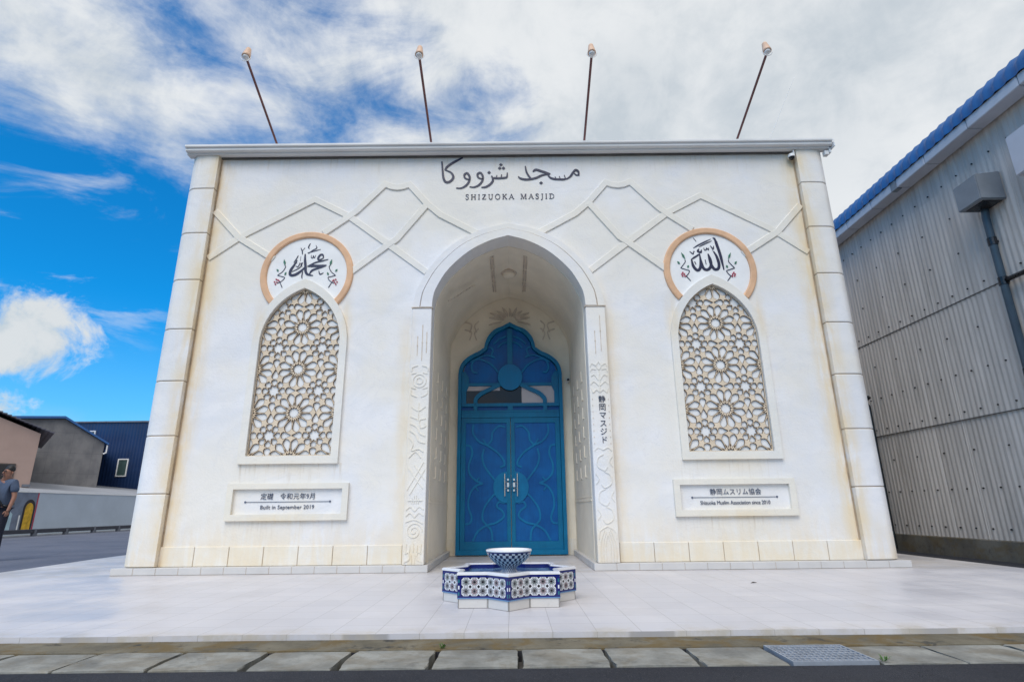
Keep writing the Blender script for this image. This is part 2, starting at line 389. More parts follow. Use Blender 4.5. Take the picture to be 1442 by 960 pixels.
def tile_mat(name, base, grout, size, mort=0.004, var=0.05, ox=0, oy=0, rough=0.4):
    m, nt, b = new_mat(name, rough, 0, 0.4)
    p = nt.pos(); x, y, z = nt.sep(p)
    br = nt.node('ShaderNodeTexBrick', offset=0.0, squash=1.0)
    nt.put(br.inputs['Vector'], nt.comb(nt.m('ADD', x, ox), nt.m('ADD', y, oy), 0))
    br.inputs['Scale'].default_value = 1.0
    br.inputs['Brick Width'].default_value = size; br.inputs['Row Height'].default_value = size
    br.inputs['Mortar Size'].default_value = mort; br.inputs['Mortar Smooth'].default_value = 0.3; br.inputs['Bias'].default_value = 0.0
    nt.put(br.inputs['Color1'], base); nt.put(br.inputs['Color2'], tuple(v * (1 - var) for v in base)); nt.put(br.inputs['Mortar'], grout)
    n = nt.noise(p, 1.1, 5, 0.6)
    c = nt.mix(1.0, br.outputs[0], nt.mix(nt.ramp(n, 0.35, 0.68), (0.895, 0.895, 0.925), (1.02, 1.005, 1.0)), 'MULTIPLY')
    c = nt.mix(nt.m('MULTIPLY', nt.ramp(y, 7.72, 8.03), nt.ramp(nt.noise(p, 2.6, 6, .65), .36, .62, .1, .55)), c, (0.45, 0.41, 0.36))
    wst = nt.noise(nt.comb(nt.m('MULTIPLY', x, .9), nt.m('MULTIPLY', y, .35), 0.0), 1.7, 8, .68, 1.5)
    c = nt.mix(nt.ramp(wst, .56, .60, 0, .10), c, (0.46, 0.43, 0.41))
    c = nt.mix(nt.ramp(nt.noise(p, 23, 4, .75), .70, .78, 0, .5), c, (0.33, 0.29, 0.25))
    dirt = nt.noise(p, 9, 6, 0.7)
    c = nt.mix(nt.ramp(dirt, 0.62, 0.80, 0, 0.22), c, (0.42, 0.38, 0.33))
    edge = nt.m('MULTIPLY', nt.ramp(y, 4.48, 4.20), nt.ramp(nt.noise(p, 3.5, 6, .65), 0.42, 0.66, 0.0, 0.7))
    c = nt.mix(edge, c, (0.48, 0.42, 0.33))
    nt.put(b.inputs['Base Color'], c)
    nt.put(b.inputs['Roughness'], nt.ramp(n, 0.3, 0.7, rough - .1, rough + .15))
    bump(nt, b, nt.m('ADD', nt.m('MULTIPLY', br.outputs['Fac'], -1.0), nt.m('MULTIPLY', nt.noise(p, 60, 3), 0.25)), 0.25, 0.003)
    return m
M_plaza = tile_mat('plaza_tile', (0.66, 0.64, 0.65), (0.42, 0.40, 0.39), 0.30, 0.0026, 0.055)
M_step = plain('step_tile', (0.60, 0.575, 0.555), 0.06, 2.5, 0.4)

def asphalt(name, c0, c1):
    m, nt, b = new_mat(name, 0.85, 0, 0.3)
    p = nt.pos()
    n = nt.noise(p, 0.7, 5, 0.6); g = nt.noise(p, 140, 3, 0.7)
    c = nt.mix(nt.ramp(n, 0.3, 0.7), c0, c1)
    c = nt.mix(nt.ramp(g, 0.56, 0.72, 0, 0.6), c, (0.14, 0.14, 0.15))
    c = nt.mix(nt.ramp(nt.m('ABSOLUTE', nt.m('SUBTRACT', nt.noise(p, 1.9, 6, .65, 1.0), .5)), 0.0, 0.006, .7, 0), c, (0.008, 0.008, 0.009))
    c = nt.mix(nt.ramp(g, 0.44, 0.30, 0, 0.6), c, (0.012, 0.012, 0.014))
    nt.put(b.inputs['Base Color'], c); bump(nt, b, g, 0.7, 0.006)
    return m
M_road = asphalt('asphalt', (0.020, 0.021, 0.028), (0.034, 0.035, 0.043))
M_side = asphalt('asphalt_worn', (0.10, 0.115, 0.16), (0.145, 0.155, 0.20))
def concrete(name, col, moss=0.0, scale=2.0):
    m, nt, b = new_mat(name, 0.88, 0, 0.25)
    p = nt.pos(); n = nt.noise(p, scale, 7, 0.65); n2 = nt.noise(p, scale * 9, 5, 0.7)
    c = nt.mix(nt.ramp(n, 0.32, 0.68), tuple(v * 0.68 for v in col), tuple(v * 1.25 for v in col))
    c = nt.mix(nt.ramp(n2, 0.55, 0.75, 0, 0.5), c, tuple(v * 0.5 for v in col))
    if moss:
        mo = nt.noise(p, 3.1, 7, 0.7, 0.6)
        c = nt.mix(nt.ramp(mo, 0.45, 0.62, 0, moss), c, (0.15, 0.105, 0.045))
        c = nt.mix(nt.ramp(nt.noise(p, 5.7, 6, .7), 0.55, 0.68, 0, moss), c, (0.05, 0.048, 0.045))
    nt.put(b.inputs['Base Color'], c); bump(nt, b, n2, 0.5, 0.008)
    return m
M_lid = concrete('drain_concrete', (0.27, 0.265, 0.24), 0.35, 3.0)
M_kerb = concrete('kerb_concrete', (0.165, 0.145, 0.105), 0.9, 2.5)
M_conc = concrete('grey_concrete', (0.20, 0.20, 0.21), 0, 1.2)
M_cbase = concrete('mossy_footing', (0.15, 0.14, 0.12), 0.5, 1.5)
M_galv = plain('galvanised_grating', (0.30, 0.33, 0.38), 0.2, 8, 0.5, 0.2)

# ------------------------------------------------------------------ ground
bm = bmesh.new()
for q in ((-900, 900, -600, 3.494), (-900, 900, 3.9, 1400)): box(bm, *q, -0.5, -0.045)
box(bm, -900, -16, 3.494, 3.9, -0.5, -0.045); box(bm, 16, 900, 3.494, 3.9, -0.5, -0.045)
tag(obj('asphalt_road', bm, M_road), kind='structure')
bm = bmesh.new(); box(bm, -18.9, -7.4, 7.0, 140, -0.30, -0.025)
tag(obj('side_road', bm, M_side), kind='structure')
# plaza: gently curved left edge, straight right edge
edge = [(-7.15, 4.24), (-7.22, 7.4), (-7.30, 8.6), (-7.36, 9.2), (-7.46, 10.05), (-7.58, 10.9), (-7.62, 11.7), (-7.66, 22)]
front = [(-6 + i * 0.5, 4.21 + 0.012 * math.sin(i * 1.7)) for i in range(25)]
pl = edge[::-1] + [(edge[0][0], 4.22)] + front + [(6.6, 4.2), (6.62, 9.4), (6.5, 22)]
bm = bmesh.new()
tri = tessellate_polygon([[Vector((a, b, 0)) for a, b in pl]])
top = [bm.verts.new((a, b, 0)) for a, b in pl]; bot = [bm.verts.new((a, b, -0.2)) for a, b in pl]
for t in tri: bm.faces.new([top[i] for i in t]); bm.faces.new([bot[i] for i in t][::-1])
for i in range(len(pl)):
    j = (i + 1) % len(pl); bm.faces.new((top[i], top[j], bot[j], bot[i]))
tag(obj('tiled_plaza', bm, M_plaza), kind='structure')
bm = bmesh.new(); box(bm, -16, 16, 3.905, 4.204, -0.3, -0.034)
tag(obj('mossy_kerb', bm, M_kerb), kind='structure')
# concrete drain covers, one by one
seams = [-5.62, -5.10, -4.58, -4.06, -3.55, -3.04, -2.53, -2.005, -1.475, -0.956, -0.435, 0.078, 0.585, 1.08, 1.575, 2.07, 2.55, 3.06, 3.57, 4.08, 4.59, 5.1, 5.62]
covers = ['plain', 'plain', 'plain']
for i in range(len(seams) - 1):
    a, b = seams[i], seams[i + 1]
    if abs(a - 1.575) < 0.01: continue
    bm = bmesh.new()
    g = 0.011 + random.random() * 0.012
    y0, y1 = 3.50 + random.uniform(-.006, .006), 3.898
    poly = [(a + g, y0), (b - g, y0), (b - g, y1), (a + g, y1)]
    def chip(p, q, n):        # ragged ends
        r_ = []
        for k in range(n):
            t = k / n; r_.append((p[0] + (q[0] - p[0]) * t + random.uniform(-.008, .010), p[1] + (q[1] - p[1]) * t))
        return r_
    poly = chip(poly[0], poly[1], 3) + chip(poly[1], poly[2], 7) + chip(poly[2], poly[3], 3) + chip(poly[3], poly[0], 7)
    zt = -0.036 + random.uniform(-.004, .003)
    t_ = [bm.verts.new((p[0], p[1], zt)) for p in poly]; b_ = [bm.verts.new((p[0], p[1], zt - 0.09)) for p in poly]
    bm.faces.new(t_); bm.faces.new(b_[::-1])
    for k in range(len(poly)): bm.faces.new((t_[k], t_[(k + 1) % len(poly)], b_[(k + 1) % len(poly)], b_[k]))
    bmesh.ops.bevel(bm, geom=[e for e in bm.edges if all(v.co.z > zt - .01 for v in e.verts)], offset=0.006, segments=1, affect='EDGES')
    o = obj('drain_cover', bm, M_lid)
    x = (a + b) / 2
    if -2.6 < x < 2.6 or True:
        if a == 1.08: lab = 'concrete drain cover butting the left end of the metal grating'
        elif a == 2.07: lab = 'concrete drain cover butting the right end of the metal grating'
        elif a == -0.435: lab = 'concrete drain cover straight below the near point of the star fountain'
        elif a == 0.078: lab = 'concrete drain cover just right of the one below the fountain point'
        elif a == 0.585: lab = 'second concrete drain cover to the left of the metal grating'
        elif a == -0.956: lab = 'concrete drain cover next left of the one below the fountain point'
        elif a == -1.475: lab = 'concrete drain cover with a green weed at its upper right corner'
        elif a == -2.005: lab = 'concrete drain cover second to the left of the one with the weed behind it'
        elif a == -2.53: lab = 'leftmost full concrete drain cover at the bottom edge'
        elif x < -2.5: lab = 'concrete drain cover fading off at the left end of the gutter row'
        else: lab = 'concrete drain cover beyond the metal grating at the right end of the row'
        if a == -2.005: lab = 'concrete drain cover next left of the one with a weed at its corner'
    tag(o, lab, 'drain cover', 'concrete drain covers along the road')
bm = bmesh.new(); box(bm, -16, 16, 3.494, 3.9, -0.3, -0.105)
bm2 = bm
tag(obj('gutter_channel', bm2, M_grey_dark), kind='structure')
# metal grating in the row
gr = thing('drain_grate', 'blue-grey steel drain grating set in the row of concrete covers', 'grate', (1.8225, 3.70, -0.04))
bm = bmesh.new(); w, d = 0.238, 0.196
for a in ((-w, w, -d, -d + .012), (-w, w, d - .012, d), (-w, -w + .012, -d + .0125, d - .0125), (w - .012, w, -d + .0125, d - .0125)): box(bm, a[0], a[1], a[2], a[3], -0.02, 0.014)
obj('frame', bm, M_galv, gr)
bm = bmesh.new()
for i in range(13):
    x = -w + .03 + i * (2 * w - .06) / 12; box(bm, x - .004, x + .004, -d + .0125, d - .0125, -0.02, 0.011)
for i in range(7):
    y = -d + .04 + i * (2 * d - .08) / 6; box(bm, -w + .0125, w - .0125, y - .006, y + .006, -0.008, 0.013)
obj('grating_bars', bm, M_galv, gr)

# ------------------------------------------------------------------ the mosque
mosque = thing('mosque', 'white plastered mosque with pointed portal, blue doors and two lattice windows', 'mosque', (0, 9.5, 0))
MO = Vector((0, 9.5, 0))
def part(name, bm, mat, parent=None, smooth=False, label=None):
    o = obj(name, bm, mat, parent or mosque, smooth)
    p = parent or mosque
    o.data.transform(Matrix.Translation(-MO))
    if label: o['label'] = label
    return o
F = 8.15                                           # facade plane
def ogive(hw, z0, zs, za, n=12):
    rise = za - zs; Rr = (hw * hw + rise * rise) / (2 * hw)
    a1 = math.asin(min(1, rise / Rr))
    half = [(hw, z0), (hw, zs)] + [(hw - Rr + Rr * math.cos(a1 * i / n), zs + Rr * math.sin(a1 * i / n)) for i in range(1, n)] + [(0, za)]
    return half
arch_in_half = [(1.165, 3.73), (1.15, 3.90), (1.10, 4.06), (0.935, 4.345), (0.625, 4.645), (0.30, 4.828), (0, 4.92)]
arch_out_half = [(1.46, 3.73), (1.435, 3.90), (1.395, 4.05), (1.20, 4.42), (0.85, 4.80), (0.42, 5.03), (0, 5.14)]
def smooth_half(h, n=5): return [(p.x, p.y) for p in catmull(h, n)]
AIN = smooth_half(arch_in_half); AOUT = smooth_half(arch_out_half)
WX = 3.15
def shift(poly, dx): return [(x + dx, z) for x, z in poly]
win_in = half_to_full(ogive(0.605, 1.55, 3.22, 4.10))
win_out = half_to_full(ogive(0.712, 1.44, 3.22, 4.25))

# front wall with portal notch and two niches
bm = bmesh.new()
AINw = [(1.18, 0.0)] + [(x * 1.012, z + .01) for x, z in AIN]
outer = [(-4.9, 0), (-4.9, 6.46), (4.9, 6.46), (4.9, 0)] + [(x, z) for x, z in AINw] + [(-x, z) for x, z in AINw[:-1]][::-1]
prism(bm, outer, F, F + 0.28, [shift(win_in, -WX), shift(win_in, WX)])
part('wall', bm, M_wall)
bm = bmesh.new()
box(bm, -5.17, -4.87, F + .16, 18, 0, 6.5); box(bm, 4.87, 5.17, F + .16, 18, 0, 6.5); box(bm, -4.86, 4.86, 17.7, 17.99, 0, 6.5)
part('side_wall', bm, M_wall)
bm = bmesh.new(); box(bm, -5.25, 5.25, F + 0.02, 18.1, 6.502, 6.60)
part('roof', bm, M_alu)
# corner pilasters: bowed in plan, with joints
def pilaster(sgn):
    p_bm = bmesh.new()
    xa, xb = 4.765, 5.215; n = 14
    zs = [0.095] + [1.045 + 0.797 * k for k in range(7)] + [6.495]
    prof = []
    for i in range(n + 1):
        t = i / n; x = xa + (xb - xa) * t
        prof.append((x, 8.082 - 0.034 * math.sin(math.pi * min(1, t * 0.62 + 0.30)) + 0.06 * (max(0, t - 0.72) / 0.28) ** 2))
    prof = [(xa, 8.20)] + prof + [(xb, 8.33)]
    for k in range(len(zs) - 1):
        a, b = zs[k] + 0.006, zs[k + 1] - 0.006
        rows = []
        for z, ins in ((a, 0.008), (a + .01, 0), (b - .01, 0), (b, 0.008)):
            rows.append([p_bm.verts.new((sgn * x, y + ins, z)) for x, y in prof])
        for r0, r1 in zip(rows, rows[1:]):
            for i in range(len(prof) - 1): p_bm.faces.new((r0[i], r0[i + 1], r1[i + 1], r1[i]))
        p_bm.faces.new(rows[0][::-1]); p_bm.faces.new(rows[-1])
        if k > 0:
            z = zs[k]
            rr = [[p_bm.verts.new((sgn * x, y + 0.014, zz)) for x, y in prof] for zz in (z - .009, z + .009)]
            for i in range(len(prof) - 1): p_bm.faces.new((rr[0][i], rr[0][i + 1], rr[1][i + 1], rr[1][i])).material_index = 1
    part('pilaster', p_bm, [M_wall, M_groove])
pilaster(-1); pilaster(1)
# brown joint lines between pilaster and wall
for s in (-1, 1):
    bm = bmesh.new(); box(bm, s * 4.752 - .007, s * 4.752 + .007, F - .012, F + .01, 0.1, 6.4); part('edge_joint', bm, M_groove)
# eaves gutter
bm = bmesh.new()
prof = [(8.14, 6.442), (8.03, 6.442), (8.02, 6.450), (8.02, 6.468), (7.965, 6.474), (7.958, 6.484), (7.958, 6.522), (7.932, 6.528), (7.927, 6.538), (7.927, 6.566), (7.940, 6.572), (7.957, 6.572), (7.957, 6.56), (8.14, 6.56)]
for xa, xb in ((-5.28, -1.75), (-1.748, 1.82), (1.822, 5.33)):
    a = [bm.verts.new((xa, y, z)) for y, z in prof]; b = [bm.verts.new((xb, y, z)) for y, z in prof]
    for i in range(len(prof)): bm.faces.new((a[i], a[(i + 1) % len(prof)], b[(i + 1) % len(prof)], b[i]))
    bm.faces.new(a[::-1]); bm.faces.new(b)
gut = part('eaves_gutter', bm, M_alu)
bm = bmesh.new(); box(bm, -4.75, 4.75, 8.11, 8.145, 6.420, 6.440)
part('shadow_gap', bm, M_grey_dark, gut)
bm = bmesh.new()
box(bm, 5.332, 5.40, 7.99, 8.10, 6.53, 6.60); box(bm, 5.23, 5.30, 8.03, 8.11, 6.33, 6.41); box(bm, 5.305, 5.335, 8.02, 8.10, 6.36, 6.52); box(bm, 5.34, 5.36, 7.93, 8.08, 6.42, 6.50)
bevel(bm, 0.006, 1)
part('gutter_bracket', bm, M_white, gut)
# tiled skirting step, returning into the portal
bm = bmesh.new()
def steprun(x0, x1, y0, y1, alongx=True, step=0.30):
    if alongx:
        n = max(1, round(abs(x1 - x0) / step))
        for i in range(n):
            a = x0 + (x1 - x0) * i / n; b = x0 + (x1 - x0) * (i + 1) / n
            box(bm, min(a, b) + .002, max(a, b) - .002, y0, y1, 0.003, 0.092)
    else:
        n = max(1, round(abs(y1 - y0) / step))
        for i in range(n):
            a = y0 + (y1 - y0) * i / n; b = y0 + (y1 - y0) * (i + 1) / n
            box(bm, x0, x1, a + .002, b - .002, 0.003, 0.092)
for s in (-1, 1):
    bm = bmesh.new()
    a = (lambda x0, x1: (x0, x1)) if s > 0 else (lambda x0, x1: (-x1, -x0))
    steprun(*a(1.105, 5.32), 8.02, 8.30); steprun(*a(1.105, 1.18), 8.302, 10.70, False); steprun(*a(5.23, 5.32), 8.302, 11.0, False)
    bevel(bm, 0.004, 1)
    sk = part('skirting_step', bm, M_step)
    bm = bmesh.new(); box(bm, *a(1.109, 5.317), 8.025, 8.298, 0.001, 0.087); part('grout', bm, M_groove, sk)
# base course of blocks
for s in (-1, 1):
    bm = bmesh.new(); x = 1.475
    for k in range(7):
        xs = sorted((s * (x + .004), s * (x + 0.4665)))
        box(bm, xs[0], xs[1], F - 0.018, F + .02, 0.095, 0.345 + random.uniform(-.003, .003)); x += 0.4705
    bevel(bm, 0.005, 1)
    bc = part('base_course', bm, M_cream)
    bm = bmesh.new(); xs = sorted((s * 1.478, s * 4.74)); box(bm, xs[0], xs[1], F - .006, F + .01, 0.096, 0.338)
    part('joint', bm, M_groove, bc)

# portal: pilasters, arch moulding, vault, back wall
def motif_left(w):
    S = []
    def slit(x, z, h): S.append(('slit', [(x, z), (x, z + h)], 0.010)); S.append(('dia', [(x, z + h * .5)], 0.016)); S.append(('dia', [(x, z + h * .95)], 0.012))
    slit(-.05, 2.98, .30); slit(.02, 2.90, .56); slit(.085, 3.02, .32)
    def circ(x, z, r): S.append(('l', [(x + r * math.cos(a * math.pi / 8), z + r * math.sin(a * math.pi / 8)) for a in range(17)], .018))
    circ(0, 2.60, .095); circ(0, 2.60, .045)
    for s in (-1, 1):
        S.append(('l', [(s * .03, 2.83), (s * .11, 2.80), (s * .12, 2.74)], .018)); S.append(('l', [(s * .03, 2.36), (s * .11, 2.40), (s * .12, 2.46)], .018))
        S.append(('l', [(s * .12, 2.70), (s * .05, 2.72)], .014)); S.append(('l', [(s * .12, 2.50), (s * .05, 2.48)], .014))
    S.append(('l', [(0, 2.28), (0, 2.02)], .020)); S.append(('l', [(-.10, 2.22), (0, 2.16), (.10, 2.22)], .018)); S.append(('l', [(-.11, 2.08), (-.02, 2.04)], .018))
    S.append(('l', [(.11, 2.05), (.02, 2.02), (.04, 1.92), (.11, 1.94), (.09, 1.99)], .020))
    S.append(('l', [(-.11, 1.98), (-.02, 1.93), (.03, 1.84), (.11, 1.80)], .022)); S.append(('l', [(-.11, 1.88), (-.03, 1.82), (.02, 1.73), (.11, 1.70)], .022))
    S.append(('l', [(-.12, 1.78), (-.06, 1.70), (-.08, 1.60), (.02, 1.62), (.09, 1.58)], .02))
    S.append(('l', [(-.11, 1.50), (-.02, 1.58), (.06, 1.50)], .016))
    S.append(('l', [(.10, 1.44), (-.12, 1.06)], .020)); S.append(('l', [(.12, 1.34), (-.08, 1.00)], .018)); S.append(('l', [(-.11, 1.36), (.10, 1.08)], .020)); S.append(('l', [(-.03, 1.40), (.12, 1.20)], .014))
    for a in range(4): S.append(('l', [(-.045 + .03 * a, .88), (-.045 + .03 * a, 1.0 - abs(a - 1.5) * .03)], .016))
    S.append(('l', [(-.10, .92), (.10, .92)], .016))
    for s in (-1, 1): S.append(('l', [(0, .78), (s * .06, .84), (s * .12, .80)], .02)); S.append(('l', [(0, .70), (s * .06, .76), (s * .12, .72)], .02))
    sp = [(.115 * (1 - t / 26) * math.cos(t * .55), .52 + .115 * (1 - t / 26) * math.sin(t * .55)) for t in range(24)]
    S.append(('l', sp, .020))
    S.append(('l', [(-.12, .64), (0, .67), (.12, .62)], .018))
    for a in range(5): S.append(('l', [(-.10 + .05 * a, .36 - .02 * (a % 2)), (-.10 + .05 * a, .26)], .016))
    for s in (-1, 1):
        S.append(('l', [(s * .12, .13), (s * .05, .17), (s * .06, .25), (s * .11, .24)], .018)); S.append(('l', [(s * .02, .12), (s * .025, .22)], .014))
    return S
def motif_right(w):
    S = []
    def slit(x, z, h): S.append(('slit', [(x, z), (x, z + h)], 0.009)); S.append(('dia', [(x, z + h * .55)], 0.016)); S.append(('dia', [(x, z + h * .95)], 0.012))
    slit(-.03, 2.98, .36); slit(.055, 3.02, .56)
    S.append(('l', [(0, 2.86), (.035, 2.80), (0, 2.74), (-.035, 2.80), (0, 2.86)], .016))
    S.append(('l', [(0, 2.72), (0, 2.42)], .020))
    for s in (-1, 1):
        S.append(('l', [(s * .04, 2.80), (s * .10, 2.83), (s * .125, 2.79)], .016)); S.append(('l', [(s * .04, 2.74), (s * .10, 2.75), (s * .13, 2.71)], .016))
        S.append(('l', [(s * .01, 2.58), (s * .07, 2.66), (s * .12, 2.64)], .016)); S.append(('l', [(s * .01, 2.50), (s * .08, 2.56), (s * .13, 2.52)], .016))
        S.append(('l', [(0, 2.40), (s * .05, 2.44), (s * .10, 2.40), (s * .12, 2.46)], .016))
        for k in range(8): S.append(('dia', [(s * .115, 2.30 - .09 * k)], 0.010))
        S.append(('l', [(s * .0, 1.58), (s * .07, 1.61), (s * .12, 1.57)], .016))
    z = 1.52
    for k in range(4):
        s = 1 if k % 2 else -1
        S.append(('l', [(0, z), (s * .08, z - .05), (s * .09, z - .16), (0, z - .22), (-s * .05, z - .17)], .018))
        S.append(('l', [(-s * .12, z - .03), (-s * .08, z - .10), (-s * .12, z - .17)], .014)); z -= .235
    for s in (-1, 1):
        for q in range(3): S.append(('l', [(s * (.03 + .035 * q), .12), (s * (.03 + .035 * q), .34), (s * .02 * q, .46 + .03 * q)], .013))
        S.append(('l', [(0, .56), (s * .10, .50), (s * .12, .40)], .016))
    return S
def carve(S, x0, yf, bm):
    for kind, pts, w in S:
        w = w * (.68 if kind == 'l' else 1)
        if kind == 'l': ribbon(bm, [(x0 + q[0], q[1], w) for q in [(p.x, p.y) for p in catmull(pts, 5)]] if len(pts) > 2 else [(x0 + p[0], p[1], w) for p in pts], yf - 0.007, yf + .004, mi=1)
        elif kind == 'slit': ribbon(bm, [(x0 + p[0], p[1], w) for p in pts], yf - 0.004, yf + .004, mi=2)
        elif kind == 'dia':
            x, z = pts[0]; prism(bm, [(x0 + x - w * .7, z), (x0 + x, z + w), (x0 + x + w * .7, z), (x0 + x, z - w)], yf - .0075, yf + .004, mi=2)
def portal_pilaster(sgn):
    bm = bmesh.new(); xs = sorted((sgn * 1.163, sgn * 1.458))
    box(bm, xs[0], xs[1], 8.04, 8.28, 0.095, 3.722); bevel(bm, 0.008, 1)
    carve(motif_left(.3) if sgn < 0 else motif_right(.3), sgn * 1.31, 8.04, bm)
    o = part('portal_pilaster', bm, [M_wall, M_cream, M_carve])
    if sgn > 0:
        bm = bmesh.new()
        for i, ch in enumerate('静岡マスジド'): text_bm(bm, ch, 0.110, 1.333, 2.262 - i * 0.1165, 8.032, 8.042, bold=-0.0006)
        part('inscription', bm, M_ink, o)
    bm = bmesh.new(); box(bm, xs[0] - .012, xs[1] + .012, 8.028, 8.13, 3.724, 3.739); part('capital_line', bm, M_carve, o)
portal_pilaster(-1); portal_pilaster(1)
def ring_from(inner_half, outer_half, y0, y1):
    bm = bmesh.new()
    a = half_to_full(inner_half); b = half_to_full(outer_half)
    n = len(a)
    V = [[bm.verts.new((p[0], y, p[1])) for p in l] for l, y in ((a, y0), (b, y0), (b, y1), (a, y1))]
    for i in range(n - 1):
        for k in range(4): bm.faces.new((V[k][i], V[k][i + 1], V[(k + 1) % 4][i + 1], V[(k + 1) % 4][i]))
    bm.faces.new([V[k][0] for k in range(4)][::-1]); bm.faces.new([V[k][-1] for k in range(4)])
    return bm
mid = [(a[0] * .42 + b[0] * .58, a[1] * .42 + b[1] * .58) for a, b in zip(AIN, AOUT)]
mid2 = [(a[0] * .35 + b[0] * .65, a[1] * .35 + b[1] * .65) for a, b in zip(AIN, AOUT)]
raise_ = lambda h: [(h[0][0], 3.741)] + h[1:]
arch = part('portal_arch', ring_from(raise_(AIN), raise_(mid), 8.024, 8.26), M_wall)
part('outer_moulding', ring_from(raise_(mid2), raise_(AOUT), 8.045, 8.20), M_wall, arch)
part('groove', ring_from(raise_([(a[0] * .5 + b[0] * .5, a[1] * .5 + b[1] * .5) for a, b in zip(AIN, AOUT)]), raise_([(a[0] * .3 + b[0] * .7, a[1] * .3 + b[1] * .7) for a, b in zip(AIN, AOUT)]), 8.07, 8.10), M_carve, arch)
# porch vault (jambs and barrel), between the facade and the back wall
JIN = [(1.172, 0.005)] + [(x * 1.004, z + .004) for x, z in AIN]
vbm = None
JOUT = [(1.40, 0.005)] + [(x * 1.16 + .0, z + .16) for x, z in AIN]
bm = ring_from(JIN, JOUT, F + 0.282, 10.76)
for s in (-1, 1):
    for z, h in ((0.90, .018), (0.955, .010)):
        xs = sorted((s * 1.174, s * (1.174 - h * .8))); box(bm, xs[0], xs[1], 8.45, 10.72, z, z + h)
    for y in (9.0, 9.6, 10.2):
        for z in (1.25, 1.55, 1.85, 2.15, 2.45, 2.75):
            xs = sorted((s * 1.174, s * 1.163)); q = .05 * ((int(z * 10) % 3) - 1)
            box(bm, xs[0], xs[1], y - .09 + q, y + .09 + q, z, z + .014); box(bm, xs[0], xs[1], y - .007, y + .007, z + .016, z + .19)
for k in range(9):          # scratched leaf ornament on the left haunch of the vault
    t = k / 8; x = -1.0 + .36 * t; z = 4.10 + .42 * t
    tube(bm, [(x, 8.75 + .05 * k, z), (x + .05, 8.84 + .05 * k, z + .06)], 0.009, 5, mi=1)
vault = part('portal_vault', bm, [M_inner, M_carve])
bm = bmesh.new()
for s in (-1, 1):
    bm = bmesh.new()
    for dx_ in (-.022, .022):
        x = s * 0.285 + dx_
        for k, (ya, yb) in enumerate(((8.62, 9.15), (9.2, 9.7), (9.75, 10.2))):
            zc = 4.84 - 0.0 - abs(x) * 0.02 + .004
            zc = 4.828 + .004
            tube(bm, [(x, ya, zc), (x, (ya + yb) / 2, zc - .006), (x, yb, zc)], 0.014, 6)
    part('vault_rib', bm, M_carve, vault)
# back wall of the porch, with a door opening hidden behind the door
bm = bmesh.new()
JB = [(1.30, 0.0)] + [(x * 1.10, z + .1) for x, z in AIN]
prism(bm, [(x, z) for x, z in half_to_full(JB)], 10.765, 10.95)
for k in range(-4, 5):
    a = R(90 + k * 19); x0_, z0_ = 0.0, 4.42
    l0, l1 = .12, .34 + .04 * ((k + 8) % 2)
    ribbon(bm, taper([(x0_ + math.cos(a) * l0, z0_ + math.sin(a) * l0 * .75), (x0_ + math.cos(a) * (l0 + l1) / 2 + .015, z0_ + math.sin(a) * (l0 + l1) * .36), (x0_ + math.cos(a) * l1 * 1.25, z0_ + math.sin(a) * l1 * .80)], .05, 5, .2, .15), 10.745, 10.768, mi=1)
for s in (-1, 1):
    for dz_ in (0, .16):
        ribbon(bm, line([(s * .80, 4.02 + dz_), (s * .76, 4.18 + dz_), (s * .90, 4.24 + dz_)], .022), 10.75, 10.768, mi=1)
        ribbon(bm, line([(s * .66, 4.02 + dz_), (s * .70, 4.16 + dz_), (s * .62, 4.26 + dz_)], .022), 10.75, 10.768, mi=1)
    ribbon(bm, taper([(s * .16, 4.40), (s * .30, 4.37), (s * .42, 4.33)], .035, 5), 10.748, 10.768, mi=1)
bw = part('porch_back_wall', bm, [M_inner, M_carve])
for a, b in ((-1.17, -1.005), (1.005, 1.17)):
    bm = bmesh.new(); box(bm, a, b, 10.74, 10.764, 0.004, 0.28); part('base_course', bm, M_cream, bw)

# ---- door
DY = 10.70
half_tref = [(1.0, 0.02), (1.0, 3.30)] + [(p.x, p.y) for p in catmull([(1.0, 3.30), (0.975, 3.44), (0.90, 3.57), (0.76, 3.68), (0.62, 3.75), (0.50, 3.83)], 5)][1:] + [(p.x, p.y) for p in catmull([(0.50, 3.83), (0.475, 3.95), (0.415, 4.08), (0.30, 4.20), (0.14, 4.27), (0.0, 4.35)], 5)][1:]
tre = half_to_full(half_tref)
half_in = [(0.935, 0.10), (0.935, 3.30)] + [(p.x, p.y) for p in catmull([(0.935, 3.30), (0.90, 3.44), (0.84, 3.53), (0.72, 3.62), (0.58, 3.69), (0.445, 3.80)], 5)][1:] + [(p.x, p.y) for p in catmull([(0.445, 3.80), (0.41, 3.93), (0.355, 4.03), (0.25, 4.14), (0.12, 4.20), (0.0, 4.265)], 5)][1:]
tin = half_to_full(half_in)
bm = bmesh.new(); prism(bm, tre, DY - 0.075, DY + 0.07, [tin])
door = part('door', bm, M_doorf)
M_hold = [M_doorf]
